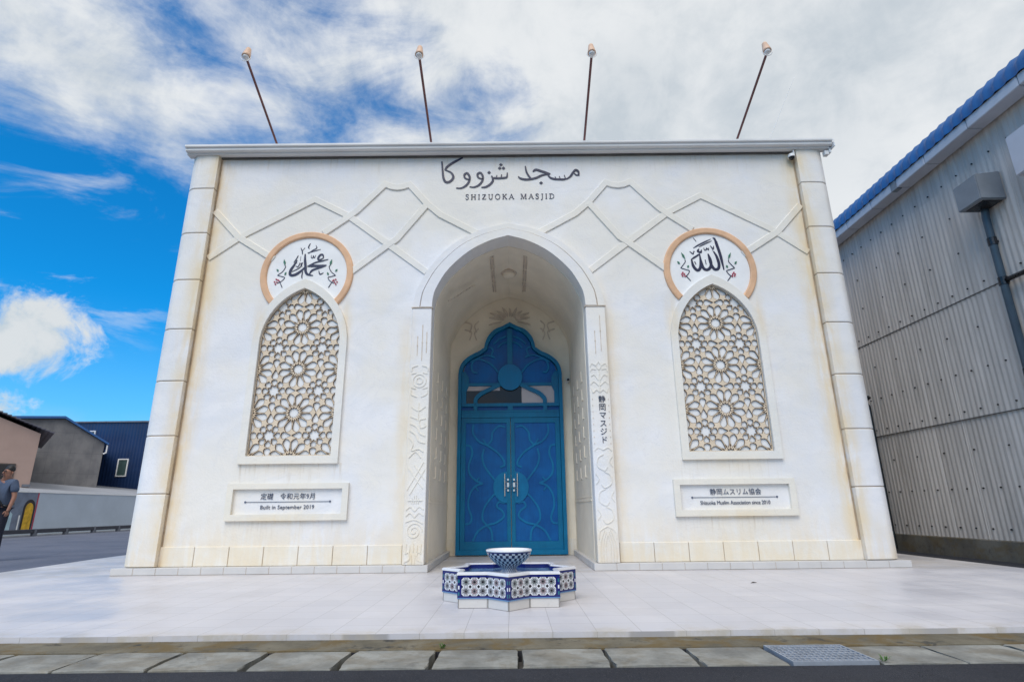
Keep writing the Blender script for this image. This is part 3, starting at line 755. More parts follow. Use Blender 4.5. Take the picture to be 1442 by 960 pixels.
# transom rails, mullion, medallion, all bars of the upper light
bm = bmesh.new()
box(bm, -.932, .932, DY - .035, DY + .03, 2.46, 2.60)
box(bm, -.932, .932, DY - .045, DY - .036, 2.56, 2.585)
box(bm, -.05, .05, DY - .04, DY + .03, 3.08, 4.22)
box(bm, -.932, .932, DY - .03, DY + .02, 2.675, 2.735)
box(bm, -.05, .05, DY - .03, DY + .02, 2.602, 2.674)
for s in (-1, 1):
    xs = sorted((s * .932, s * .845)); box(bm, xs[0], xs[1], DY - .03, DY + .02, 2.737, 2.96)
    xs = sorted((s * .63, s * .70)); box(bm, xs[0], xs[1], DY - .034, DY + .02, 2.602, 2.674)
    prism(bm, [(s * .932, 2.962), (s * .845, 2.962), (s * .80, 3.06), (s * .80, 3.24), (s * .87, 3.36), (s * .932, 3.36)][::1], DY - .03, DY + .02)
    ribbon(bm, line([(s * .20, 3.10), (s * .40, 3.00), (s * .56, 2.92), (s * .655, 2.82), (s * .665, 2.735)], .075), DY - .04, DY + .01)
part('transom_bars', bm, M_doorf, door)
bm = bmesh.new(); disc(bm, 0, 3.24, 0.235, DY - .055, DY - .03, 32, 0.26); bevel(bm, 0.006, 1); part('medallion', bm, M_doorr, door)
bm = bmesh.new()
prism(bm, [(p[0] * .985, p[1]) for p in tin if p[1] > 3.2] + [(.92, 3.09), (-.92, 3.09)], DY + .02, DY + .045)
box(bm, -.93, .93, DY + .02, DY + .04, 2.595, 2.725)
part('upper_panel', bm, M_door, door)
bm = bmesh.new(); box(bm, -.93, .93, DY - .022, DY + .02, 3.075, 3.13); part('upper_rail', bm, M_doorf, door)
bm = bmesh.new(); box(bm, -.93, .93, DY + .006, DY + .02, 2.73, 3.085); part('window_pane', bm, M_glass, door)
M_reflection = plain('painted_reflection', (0.50, 0.47, 0.50), .08, 3, .8)  # pale boards painted in as the white reflections on the transom glass
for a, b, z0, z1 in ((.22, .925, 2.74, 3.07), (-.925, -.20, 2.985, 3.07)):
    bm = bmesh.new(); box(bm, a, b, DY + .001, DY + .005, z0, z1); part('pane_reflection', bm, M_reflection, door)
bm = bmesh.new()
for s in (-1, 1):
    ribbon(bm, line([(s * .22, 3.34), (s * .36, 3.50), (s * .55, 3.60), (s * .68, 3.60), (s * .75, 3.48), (s * .72, 3.36), (s * .64, 3.34)], .035), DY - .008, DY + .022)
    ribbon(bm, line([(s * .30, 3.64), (s * .45, 3.69), (s * .62, 3.64), (s * .78, 3.55)], .03), DY - .008, DY + .022)
    ribbon(bm, line([(s * .30, 3.64), (s * .36, 3.70), (s * .33, 3.80), (s * .40, 3.86)], .03), DY - .008, DY + .022)
    ribbon(bm, line([(s * .06, 4.08), (s * .20, 4.02), (s * .32, 3.92)], .03), DY - .006, DY + .022)
    ribbon(bm, line([(s * .06, 3.96), (s * .16, 3.92), (s * .24, 3.84)], .025), DY - .006, DY + .022)
part('scrollwork', bm, M_doorr, door)
# two leaves with recessed panel and scrolls, two pull handles
for s in (-1, 1):
    bm = bmesh.new()
    xs = sorted((s * .006, s * .93))
    o_ = [(xs[0], .10), (xs[1], .10), (xs[1], 2.455), (xs[0], 2.455)]
    xi = sorted((s * .075, s * .845))
    h_ = [(xi[0], .24), (xi[1], .24), (xi[1], 2.36), (xi[0], 2.36)]
    prism(bm, o_, DY - .02, DY + .03, [h_])
    leaf = part('door_leaf', bm, M_doorf, door)
    bm = bmesh.new(); box(bm, xi[0] + .001, xi[1] - .001, DY + .0, DY + .02, .241, 2.359); part('leaf_panel', bm, M_door, door)
    bm = bmesh.new()
    L_ = lambda pts, w=.034: ribbon(bm, line([(s * a, b) for a, b in pts], w), DY - .014, DY + .004)
    L_([(.70, 2.34), (.71, 2.18), (.60, 2.02), (.44, 1.94), (.26, 1.82), (.14, 1.68), (.12, 1.58), (.20, 1.54)])
    L_([(.10, 2.28), (.22, 2.30), (.34, 2.18), (.36, 2.04), (.44, 1.94)])
    L_([(.50, 1.88), (.53, 1.72), (.48, 1.55), (.34, 1.36), (.26, 1.27)])
    L_([(.84, 1.95), (.75, 1.92), (.72, 1.78), (.78, 1.58), (.76, 1.42), (.64, 1.30), (.52, 1.25)])
    L_([(.52, 1.25), (.66, 1.20), (.76, 1.05), (.78, .85), (.72, .66), (.75, .56), (.84, .54)])
    L_([(.26, 1.10), (.38, .98), (.50, .80), (.52, .62), (.44, .52), (.36, .42), (.34, .25)])
    L_([(.12, .90), (.22, .92), (.26, .84), (.16, .76), (.14, .66), (.28, .56), (.44, .52), (.60, .42), (.70, .25)])
    L_([(.44, 1.94), (.52, 2.06)], .026); L_([(.64, 1.30), (.58, 1.36)], .024); L_([(.66, 1.20), (.60, 1.12)], .024)
    part('scrollwork', bm, M_doorr, door)
    bm = bmesh.new()
    n = 20; hd = [(s * (.075 + .25 * math.sin(math.pi * i / n)), 1.18 - .28 * math.cos(math.pi * i / n)) for i in range(n + 1)]
    prism(bm, hd, DY - .026, DY + .002); part('half_medallion', bm, M_doorr, door)
    bm = bmesh.new()
    tube(bm, [(s * .115, DY - .085, 1.02), (s * .115, DY - .085, 1.42)], .012, 10)
    for z in (1.16, 1.27): tube(bm, [(s * .115, DY - .085, z), (s * .06, DY - .045, z)], .008, 8)
    box(bm, s * .055 - .02, s * .055 + .02, DY - .06, DY - .021, 1.18, 1.26)
    box(bm, s * .055 - .016, s * .055 + .016, DY - .055, DY - .021, 1.295, 1.33); box(bm, s * .055 - .016, s * .055 + .016, DY - .055, DY - .021, 1.105, 1.14)
    part('handle', bm, M_chrome, door)

# ---- interlaced strapwork: two mirrored halves
def strap_half(s):
    bm = bmesh.new(); w = 0.105; n = 0
    def st(pts, y=0.0, ww=w): ribbon(bm, [(s * a, b + .055, ww) for a, b in pts], F - 0.017 - y, F + .006)
    st([(4.742, 4.575), (4.28, 4.93), (4.17, 5.005), (3.14, 5.60), (2.58, 5.30), (1.906, 4.79), (1.28, 4.30)])
    st([(4.742, 5.41), (4.30, 4.935), (3.70, 4.55)], .003)
    st([(2.95, 4.99), (2.56, 5.285), (2.43, 5.40), (2.01, 5.87), (1.90, 5.82), (1.81, 5.805), (1.71, 5.82), (1.61, 5.86), (1.31, 5.50), (1.09, 5.30), (0.50, 4.965)], .003)
    st([(2.50, 4.29), (1.906, 4.775), (1.777, 4.87), (1.31, 5.49)], .006)
    bmesh.ops.bevel(bm, geom=[e for e in bm.edges if all(v.co.y < F - .012 for v in e.verts)], offset=0.006, segments=1, affect='EDGES')
    return part('strapwork', bm, M_cream)
strap_half(-1); strap_half(1)

# ---- lattice windows
def clip_convex(poly, conv):
    def area(p): return sum(p[i][0] * p[(i + 1) % len(p)][1] - p[(i + 1) % len(p)][0] * p[i][1] for i in range(len(p))) / 2
    c = conv if area(conv) > 0 else conv[::-1]
    outp = list(poly)
    for i in range(len(c)):
        a, b = c[i], c[(i + 1) % len(c)]
        ins = lambda p: (b[0] - a[0]) * (p[1] - a[1]) - (b[1] - a[1]) * (p[0] - a[0]) >= 0
        inp, outp = outp, []
        if not inp: return []
        for k in range(len(inp)):
            p, q = inp[k - 1], inp[k]
            ip, iq = ins(p), ins(q)
            if ip != iq:
                d1 = (b[0] - a[0]) * (p[1] - a[1]) - (b[1] - a[1]) * (p[0] - a[0]); d2 = (b[0] - a[0]) * (q[1] - a[1]) - (b[1] - a[1]) * (q[0] - a[0])
                t = d1 / (d1 - d2); outp.append((p[0] + (q[0] - p[0]) * t, p[1] + (q[1] - p[1]) * t))
            if iq: outp.append(q)
    r_ = []
    for p in outp:
        if not r_ or abs(p[0] - r_[-1][0]) + abs(p[1] - r_[-1][1]) > 1e-5: r_.append(p)
    if len(r_) > 2 and abs(r_[0][0] - r_[-1][0]) + abs(r_[0][1] - r_[-1][1]) < 1e-5: r_.pop()
    return r_ if len(r_) > 2 and abs(area(r_)) > 1.2e-4 else []
def lattice_holes(a, conv, cz):
    H = []
    def place(local, cx, cy, ang):       # local along +u
        ca, sa = math.cos(ang), math.sin(ang)
        return [(cx + a * (u * ca - v * sa), cy + a * (u * sa + v * ca)) for u, v in local]
    def star(n, r0, r1, off): return [((r0 if k % 2 == 0 else r1) * math.cos(off + math.pi * k / n), (r0 if k % 2 == 0 else r1) * math.sin(off + math.pi * k / n)) for k in range(2 * n)]
    petal = [(.150, 0), (.24, .046), (.31, .070), (.350, .080), (.400, .056), (.445, 0)]
    petal = petal + [(u, -v) for u, v in petal[-2:0:-1]]
    wedge = [(.140, 0), (.185, .010), (.225, 0), (.185, -.010)]
    pent = [(.114, 0), (.178, .064), (.234, .060), (.259, 0)]
    pent = pent + [(u, -v) for u, v in pent[-2:0:-1]]
    drop = [(.270, 0), (.284, .052), (.325, .076), (.370, .064), (.484, .006)]
    drop = drop + [(u, -v) for u, v in drop[::-1][:-1]]
    for i in range(-2, 3):
        for j in range(-1, 6):
            cx, cy = i * a, cz + j * a
            H.append(place(star(12, .128, .094, 0), cx, cy, 0))
            for k in range(12):
                H.append(place(petal, cx, cy, R(15 + 30 * k)))
                H.append(place(wedge, cx, cy, R(30 * k)))
            sx, sy = cx + a / 2, cy + a / 2
            H.append(place(star(8, .142, .092, R(22.5)), sx, sy, 0))
            for k in range(8): H.append(place(pent, sx, sy, R(45 * k)))
            for k in range(4): H.append(place(drop, sx, sy, R(90 * k)))
    res = []
    for h in H:
        c = clip_convex(h, conv)
        if c: res.append(c)
    return res
lat_out = half_to_full(ogive(0.603, 1.552, 3.22, 4.096))
lat_clip = half_to_full(ogive(0.592, 1.564, 3.22, 4.078))
LAT = lattice_holes(0.655, lat_clip, 1.515)
def grow(l, d):
    a = sum(l[i - 1][0] * l[i][1] - l[i][0] * l[i - 1][1] for i in range(len(l))); sg = 1 if a > 0 else -1
    n = len(l); r_ = []
    for i in range(n):
        p, q, w = Vector(l[i - 1]), Vector(l[i]), Vector(l[(i + 1) % n])
        d1 = (q - p).normalized(); d2 = (w - q).normalized(); n1 = Vector((d1.y, -d1.x)) * sg; n2 = Vector((d2.y, -d2.x)) * sg
        m_ = n1 + n2; m_ = m_.normalized() if m_.length > 1e-4 else n1
        k = d / max(.5, m_.dot(n1)); r_.append((q.x + m_.x * k, q.y + m_.y * k))
    return r_
LATF = [g for g in (clip_convex(grow(h, 0.0055), lat_clip) for h in LAT) if g]
for s in (-1, 1):
    bm = bmesh.new(); prism(bm, shift(win_out, s * WX), F - .045, F + .006, [shift(win_in, s * WX)])
    bmesh.ops.bevel(bm, geom=[e for e in bm.edges if all(v.co.y < F - .04 for v in e.verts) and len(e.link_faces) == 2 and abs(e.calc_face_angle(0)) > 1], offset=0.008, segments=1, affect='EDGES')
    win = part('window', bm, M_cream)
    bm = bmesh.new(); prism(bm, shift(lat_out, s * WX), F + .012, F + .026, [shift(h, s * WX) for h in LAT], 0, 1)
    part('lattice', bm, [M_lat, M_lat_shade], win)
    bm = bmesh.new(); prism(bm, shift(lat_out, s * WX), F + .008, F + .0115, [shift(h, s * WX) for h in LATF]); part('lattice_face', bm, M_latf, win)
    bm = bmesh.new(); prism(bm, shift(win_in, s * WX), F + .034, F + .08); part('backing', bm, M_latback, win)

# ---- roundels above the windows
CZ = 4.34
def arc_ring(cx, r0, r1, a0, a1, y0, y1, n=48):
    bm = bmesh.new(); q = []
    for i in range(n + 1):
        a = a0 + (a1 - a0) * i / n
        q.append([bm.verts.new((cx + r * math.cos(a), y, CZ + r * math.sin(a))) for r, y in ((r1, y1), (r1 - .006, y0 + .008), (r1 - .02, y0), (r0 + .02, y0), (r0 + .006, y0 + .008), (r0, y1))])
    for i in range(n):
        for k in range(6): bm.faces.new((q[i][k], q[i][(k + 1) % 6], q[i + 1][(k + 1) % 6], q[i + 1][k]))
    bm.faces.new(q[0]); bm.faces.new(q[-1][::-1])
    return bm
ROUND_L = [  # strokes drawn in the roundel's own units
 ([(612, 345), (618, 420), (632, 500), (640, 560), (670, 595), (735, 608)], 26), ([(630, 500), (590, 545), (530, 590), (480, 605), (450, 590), (455, 540), (490, 480), (520, 420)], 28),
 ([(905, 410), (830, 430), (750, 450), (690, 480), (655, 495)], 15), ([(655, 495), (740, 490), (820, 492), (890, 482)], 27), ([(880, 490), (800, 515), (720, 545), (685, 595)], 20),
 ([(845, 390), (832, 355), (800, 358), (778, 400), (800, 418), (845, 392)], 20), ([(690, 358), (692, 388), (712, 394), (716, 368), (732, 392), (745, 358)], 9),
 ([(640, 332), (710, 312), (800, 288)], 11), ([(650, 342), (700, 300), (748, 272), (735, 235)], 10), ([(664, 213), (645, 260), (658, 280)], 12),
 ([(550, 268), (572, 312), (577, 352)], 11), ([(602, 268), (575, 302)], 11), ([(480, 452), (515, 395), (528, 362)], 10), ([(485, 478), (522, 450)], 16),
 ([(560, 450), (540, 500), (508, 492)], 9), ([(592, 450), (572, 470), (590, 500)], 10), ([(470, 562), (560, 512), (592, 455)], 9), ([(562, 372), (560, 432)], 8),
 ([(604, 555), (598, 610), (605, 648)], 12), ([(800, 548), (820, 592), (862, 572)], 12)]
ROUND_R = [
 ([(735, 215), (755, 300), (780, 420), (800, 582)], 26), ([(718, 212), (762, 268)], 24), ([(480, 335), (560, 290), (692, 230)], 14), ([(545, 320), (620, 285), (702, 250)], 11),
 ([(706, 370), (735, 430), (752, 515), (735, 570), (690, 572), (655, 500), (640, 405)], 27), ([(640, 400), (662, 470), (655, 545), (610, 582), (568, 560), (550, 480), (545, 405)], 27),
 ([(548, 400), (500, 430), (440, 465)], 17), ([(445, 462), (458, 540), (500, 588), (540, 545), (545, 412)], 27), ([(478, 488), (490, 522)], 18), ([(600, 468), (606, 522)], 15),
 ([(600, 330), (605, 355), (625, 355), (632, 335), (652, 355), (656, 328)], 9), ([(678, 308), (705, 345), (716, 308)], 11), ([(704, 345), (696, 365)], 11),
 ([(545, 342), (528, 370), (560, 382), (572, 352)], 20), ([(434, 372), (470, 402), (476, 372)], 11), ([(490, 213), (522, 258)], 13), ([(480, 368), (492, 378)], 12)]
def sprig(mapf, pts_stem, leafs, reds, mirror, win, k):
    f = (lambda p: mapf((2 * mirror - p[0], p[1]))) if mirror else mapf
    b1 = bmesh.new()
    for st in pts_stem: ribbon(b1, [(q[0], q[1], 9 * k) for q in [f((p.x, p.y)) for p in catmull(st, 4)]], F - .0085, F - .003)
    o = part('sprig', b1, M_ink, win)
    b2 = bmesh.new()
    for (x0, y0, x1, y1, w) in leafs:
        mx, my = (x0 + x1) / 2, (y0 + y1) / 2; dx_, dy_ = x1 - x0, y1 - y0; l = math.hypot(dx_, dy_); nx, ny = -dy_ / l * w, dx_ / l * w
        prism(b2, [f(p) for p in ((x0, y0), (mx + nx, my + ny), (x1, y1), (mx - nx, my - ny))], F - .0145, F - .0035)
    part('sprig_leaves', b2, M_green, win)
    b3 = bmesh.new()
    for x, y in reds:
        c = f((x, y)); disc(b3, c[0], c[1], 9 * k, F - .018, F - .0035, 8)
    part('sprig_flowers', b3, M_red, win)
for s, strokes, ox, oy, kx, kz, mir in ((-1, ROUND_L, 659, 593, .00127, .0014, 655), (1, ROUND_R, 640, 586, .00138, .0015, 618)):
    cx = s * WX
    bm = bmesh.new()
    n = 56
    dpts = [(cx + .63 * math.cos(R(-52) + R(284) * i / n), CZ + .63 * math.sin(R(-52) + R(284) * i / n)) for i in range(n + 1)]
    prism(bm, dpts, F - .004, F + .004, [shift(win_out, cx)])
    rd = part('roundel', bm, M_latback)
    part('terracotta_ring', arc_ring(cx, .622, .728, R(-44 if s < 0 else -42), R(224 if s < 0 else 222), F - .035, F + .004), M_orange, rd)
    mp = lambda p: (cx + (p[0] - ox) * kx, CZ - (p[1] - oy + (p[0] - ox) * .0105) * kz)
    bm = bmesh.new()
    for pts, w in strokes:
        ribbon(bm, [(q[0], q[1], r_ * kx * 1.2) for q, r_ in [(mp((a, b)), c) for a, b, c in taper(pts, w, 5)]], F - .0085, F - .003)
    part('inscription', bm, M_ink, rd)
    if s < 0:
        stems = [[(372, 480), (385, 505), (355, 560), (297, 605)], [(297, 605), (345, 618), (388, 632), (360, 672), (310, 700)], [(338, 690), (372, 752)]]
        leafs = [(358, 410, 378, 490, 14), (280, 530, 305, 560, 12), (385, 605, 402, 565, 12)]
        reds = [(290, 655), (312, 662), (272, 685), (285, 712), (300, 690), (325, 672)]
    else:
        stems = [[(368, 470), (372, 490), (345, 525), (313, 562)], [(313, 562), (370, 580), (408, 595), (380, 640), (345, 658)], [(368, 655), (410, 706)]]
        leafs = [(335, 385, 375, 465, 12), (280, 487, 308, 518, 12), (390, 560, 405, 530, 12)]
        reds = [(318, 632), (330, 615), (345, 632), (325, 652), (352, 655)]
    sprig(mp, stems, leafs, reds, None, rd, kx); sprig(mp, stems, leafs, reds, mir, rd, kx)

# ---- plaques
def plaque(cx, line1, line2, tilt):
    bm = bmesh.new()
    x0, x1, z0, z1 = cx - .845, cx + .845, .675, 1.172
    prism(bm, [(x0, z0), (x1, z0), (x1, z1), (x0, z1)], F - .05, F + .004, [[(x0 + .085, z0 + .085), (x1 - .085, z0 + .085), (x1 - .085, z1 - .075), (x0 + .085, z1 - .075)]])
    bmesh.ops.bevel(bm, geom=[e for e in bm.edges if all(v.co.y < F - .045 for v in e.verts) and len(e.link_faces) == 2 and abs(e.calc_face_angle(0)) > 1], offset=0.008, segments=1, affect='EDGES')
    pq = part('plaque', bm, M_trim)
    bm = bmesh.new()
    text_bm(bm, line1[0], line1[1], cx + line1[2], .965, F - .010, F - .0005, spacing=line1[3], bold=-.0006)
    text_bm(bm, line2[0], line2[1], cx + .0, .828, F - .010, F - .0005, spacing=line2[2], bold=-.0006, sx=line2[3])
    box(bm, cx - .585, cx + .585, F - .008, F - .001, .921, .927)
    for s in (-1, 1): disc(bm, cx + s * .59, .924, .014, F - .009, F - .0008, 10)
    part('inscription', bm, M_ink2, pq)
plaque(-3.10, ('定礎　令和元年9月', .090, 0, 1.02), ('Built in September 2019', .076, 1.04, .97), 0)
plaque(3.12, ('静岡ムスリム協会', .090, .02, 1.0), ('Shizuoka Muslim Association since 2010', .074, .95, .86), 0)

# ---- name over the portal: Arabic above Latin capitals
ARAB = [([(1288, 232), (1286, 198), (1264, 182), (1240, 205), (1216, 238), (1188, 258)], 19), ([(1250, 212), (1268, 226), (1290, 224)], 13),
 ([(1195, 256), (1160, 263), (1120, 263), (1080, 260), (1045, 246), (1022, 212)], 19), ([(1176, 258), (1166, 226)], 14), ([(1132, 262), (1124, 236)], 14), ([(1098, 262), (1088, 240)], 13),
 ([(903, 196), (930, 180), (985, 196), (1050, 216)], 21), ([(1048, 216), (985, 226), (935, 248), (890, 260), (840, 264), (795, 254), (780, 238)], 19),
 ([(840, 148), (850, 200), (872, 240), (890, 258)], 16),
 ([(688, 206), (684, 242), (662, 250), (636, 252), (605, 254), (572, 252), (560, 266)], 17), ([(640, 222), (636, 250)], 14), ([(600, 228), (596, 254)], 14),
 ([(556, 232), (568, 268), (548, 302), (508, 328), (470, 332)], 20),
 ([(482, 262), (446, 248), (438, 218), (462, 206), (482, 236), (478, 276), (450, 312), (410, 330), (372, 327)], 19),
 ([(372, 268), (334, 252), (328, 222), (352, 210), (372, 242), (366, 284), (340, 318), (302, 338), (260, 338)], 19),
 ([(135, 108), (144, 190), (152, 250), (170, 284), (200, 286), (228, 262), (234, 236), (214, 204), (162, 180)], 21), ([(162, 182), (185, 150), (240, 112), (312, 74)], 21)]
mp = lambda p: ((p[0] - 690) * .001966, 6.28 - (p[1] - 132 + (p[0] - 690) * .0105) * .00217)
bm = bmesh.new()
for pts, w in ARAB: ribbon(bm, [(q[0], q[1], r_ * .00182) for q, r_ in [(mp((a, b)), c) for a, b, c in taper(pts, w, 6, .6, .45)]], F - .009, F + .003)
for x, y in ((970, 294), (535, 204), (634, 136), (624, 166), (656, 166)):
    c = mp((x, y)); r_ = .030; prism(bm, [(c[0] - r_, c[1]), (c[0], c[1] + r_), (c[0] + r_, c[1]), (c[0], c[1] - r_)], F - .009, F + .003)
part('sign_lettering', bm, M_ink)
T, H_ = .165, .075          # thick and thin strokes, in letter heights
def serif(x, z): return ([(x - .13, z), (x + .13, z)], .06)
GL = {
 'S': (.56, [([(.47, .78), (.44, .93), (.27, 1.0), (.10, .90), (.10, .72), (.27, .56), (.44, .42), (.46, .20), (.28, 0.0), (.10, .06), (.06, .25)], .12)]),
 'H': (.82, [([(.16, 0), (.16, 1)], T), ([(.66, 0), (.66, 1)], T), ([(.16, .52), (.66, .52)], H_), serif(.16, .03), serif(.16, .97), serif(.66, .03), serif(.66, .97)]),
 'I': (.36, [([(.18, 0), (.18, 1)], T), serif(.18, .03), serif(.18, .97)]),
 'Z': (.68, [([(.08, .96), (.60, .96)], H_), ([(.57, .96), (.08, .04)], T), ([(.06, .04), (.62, .04)], H_), ([(.09, .95), (.07, .78)], .05), ([(.61, .05), (.63, .24)], .05)]),
 'U': (.78, [([(.16, 1), (.16, .35), (.24, .08), (.40, 0), (.56, .08), (.63, .35), (.63, 1)], .12), serif(.16, .97), serif(.63, .97)]),
 'O': (.86, [([(.43 + .35 * math.cos(2 * math.pi * k / 16), .5 + .5 * math.sin(2 * math.pi * k / 16)) for k in range(17)], .125)]),
 'K': (.78, [([(.16, 0), (.16, 1)], T), ([(.20, .46), (.62, .97)], H_), ([(.32, .60), (.68, .03)], T), serif(.16, .03), serif(.16, .97), serif(.66, .03), serif(.60, .97)]),
 'A': (.78, [([(.06, .0), (.38, 1.0)], H_), ([(.38, 1.0), (.70, 0)], T), ([(.18, .34), (.56, .34)], .06), serif(.08, .03), serif(.70, .03)]),
 'M': (1.0, [([(.14, 0), (.19, 1)], H_), ([(.19, 1), (.50, .06)], T), ([(.50, .06), (.80, 1)], H_), ([(.80, 1), (.85, 0)], T), serif(.14, .03), serif(.85, .03), serif(.16, .97), serif(.82, .97)]),
 'J': (.40, [([(.24, 1), (.24, .10), (.16, -.12), (.02, -.16)], .14), serif(.24, .97)]),
 'D': (.82, [([(.17, 0), (.17, 1)], T), ([(.17, .96), (.44, .95), (.68, .75), (.72, .5), (.68, .25), (.44, .05), (.17, .04)], .11), serif(.13, .03), serif(.13, .97)]),
 ' ': (.45, [])}
bm = bmesh.new(); hL = .093; x = 0; word = 'SHIZUOKA MASJID'; gap = .27
tot = sum(GL[c][0] + gap for c in word) - gap; sc = 1.452 / (tot * hL); x = -.690; kk = 0
for c in word:
    w_, sts = GL[c]
    for pts, sw in sts:
        kk += 1
        q = [(p.x, p.y) for p in catmull(pts, 4)] if len(pts) > 3 else pts
        zb = 5.628 + (x + .69) * .0
        ribbon(bm, [(x + p[0] * hL * sc, zb + p[1] * hL, sw * hL * .88) for p in q], F - .006 - .0003 * (kk % 7), F + .003)
    x += (w_ + gap) * hL * sc
part('sign_lettering', bm, M_ink)

# ------------------------------------------------------------------ fittings on the mosque
# four floodlights on leaning masts
flood_lab = {-3.85: 'floodlight on the leftmost leaning mast above the roof edge, bending furthest left', -1.27: 'floodlight on a thin red mast above the left shoulder of the portal arch',
             1.29: 'floodlight on a thin red mast above the right end of the Arabic lettering', 3.84: 'floodlight on the rightmost leaning mast, above the right roundel'}
def floodlight(x, tip_x):
    t = thing('floodlight', flood_lab[x], 'floodlight', (x, 8.25, 6.605), 0, 'floodlights on thin masts leaning out over the roof edge')
    a = Vector((0, 0, 0)); b = Vector((tip_x - x, 6.72 - 8.25, 7.13 - 6.605))
    bm = bmesh.new(); tube(bm, [a, b], 0.019, 8); tube(bm, [a, a + (b - a) * .03], 0.03, 8)
    obj('mast', bm, M_redpole, t)
    bm = bmesh.new(); lathe(bm, [(0.0, .19), (.030, .19), (.036, .18), (.058, .03), (.062, 0.0), (.054, -.006), (0, -.006)], 16)
    for v in bm.verts: v.co = b + Vector((-.0, -.03, .02)) + Matrix.Rotation(R(-14), 3, 'X') @ v.co
    obj('lamp_housing', bm, M_lamp, t, True)
    bm = bmesh.new()
    tube(bm, [b + Vector((.072 * math.cos(R(20 * i + 180)), -.03, .015 + .072 * math.sin(R(20 * i + 180)))) for i in range(10)], 0.006, 6)
    obj('lamp_bracket', bm, M_white, t)
    bm = bmesh.new(); lathe(bm, [(0, -.040), (.03, -.036), (.044, -.022), (.046, -.0065), (0, -.0065)], 14)
    for v in bm.verts: v.co = b + Vector((-.0, -.03, .02)) + Matrix.Rotation(R(-14), 3, 'X') @ v.co
    obj('lamp_glass', bm, M_white, t, True)
for x, tx in ((-3.85, -3.79), (-1.27, -1.265), (1.29, 1.252), (3.84, 3.81)): floodlight(x, tx)
an = thing('antenna', 'hair-thin grey whip antenna leaning behind the right end of the roof', 'antenna', (4.72, 9.5, 6.6))
bm = bmesh.new(); tube(bm, [(0, 0, 0), (.0, 0, .12)], .02, 8); obj('mount', bm, M_alu, an)
bm = bmesh.new(); tube(bm, [(0, 0, .1), (.44, 0, 1.12), (1.14, 0, 2.58)], [.007, .005, .003], 5); obj('whip', bm, M_alu, an)
def camera_unit(label, loc, dome):
    t = thing('security_camera', label, 'security camera', loc)
    bm = bmesh.new()
    if dome: lathe(bm, [(0, .05), (.05, .05), (.055, .035), (.055, .0), (.0, .0)], 20); box(bm, .03, .05, -.02, .02, .05, .12)
    else: tube(bm, [(0, -.10, 0), (0, .03, .012)], .034, 14); box(bm, -.03, .03, .03, .06, -.03, .05)
    obj('housing', bm, M_white, t, False)
    bm = bmesh.new()
    if dome: lathe(bm, [(.045, -.001), (.040, -.025), (.022, -.042), (0, -.047)], 20)
    else: tube(bm, [(0, -.108, 0), (0, -.1005, 0)], .027, 14)
    obj('lens', bm, M_black, t, True)
camera_unit('small white dome camera under the eaves near the right corner', (4.685, 8.06, 6.30), True)
camera_unit('small white bullet camera on the porch wall right of the blue door', (1.115, 10.69, 3.16), False)
cl = thing('ceiling_lamp', 'round white lamp on the vault above the blue door', 'lamp', (0, 9.45, 4.905))
bm = bmesh.new(); lathe(bm, [(0, .03), (.14, .03), (.145, -.02), (.13, -.04), (.0, -.04)], 28); obj('lamp_base', bm, M_carve, cl, False)
bm = bmesh.new(); lathe(bm, [(.115, -.041), (.11, -.075), (.08, -.10), (0, -.115)], 28); obj('lamp_shade', bm, M_inner, cl, True)

# ------------------------------------------------------------------ star fountain
fo = thing('fountain', 'low star-shaped fountain of blue and white mosaic tile with a footed bowl', 'fountain', (-0.005, 5.62, 0))
def octagram(Rt):
    ri = Rt * math.cos(R(45)) / math.cos(R(22.5)); p = []
    for k in range(8):
        a = R(-90 + 45 * k); p.append((Rt * math.cos(a), Rt * math.sin(a))); a += R(22.5); p.append((ri * math.cos(a), ri * math.sin(a)))
    return p
def star_wall(bm, Ro, Ri, z0, z1, solid=False, uvl=None, mi=0):
    A = octagram(Ro); n = len(A)
    a0 = [bm.verts.new((*p, z0)) for p in A]; a1 = [bm.verts.new((*p, z1)) for p in A]
    if solid:
        bm.faces.new(a1)
    else:
        B = octagram(Ri); b0 = [bm.verts.new((*p, z0)) for p in B]; b1 = [bm.verts.new((*p, z1)) for p in B]
    for i in range(n):
        j = (i + 1) % n
        f = bm.faces.new((a0[i], a0[j], a1[j], a1[i]))
        if uvl is not None:
            l = (Vector(A[i]) - Vector(A[j])).length
            tip_first = i % 2 == 0
            for lp, uv in zip(f.loops, ((0, z0), (l, z0), (l, z1), (0, z1))):
                lp[uvl].uv = (uv[0] if tip_first else l - uv[0], uv[1])
        if not solid:
            for q in ((a1[i], a1[j], b1[j], b1[i]), (b1[i], b1[j], b0[j], b0[i]), (b0[i], b0[j], a0[j], a0[i])): bm.faces.new(q)
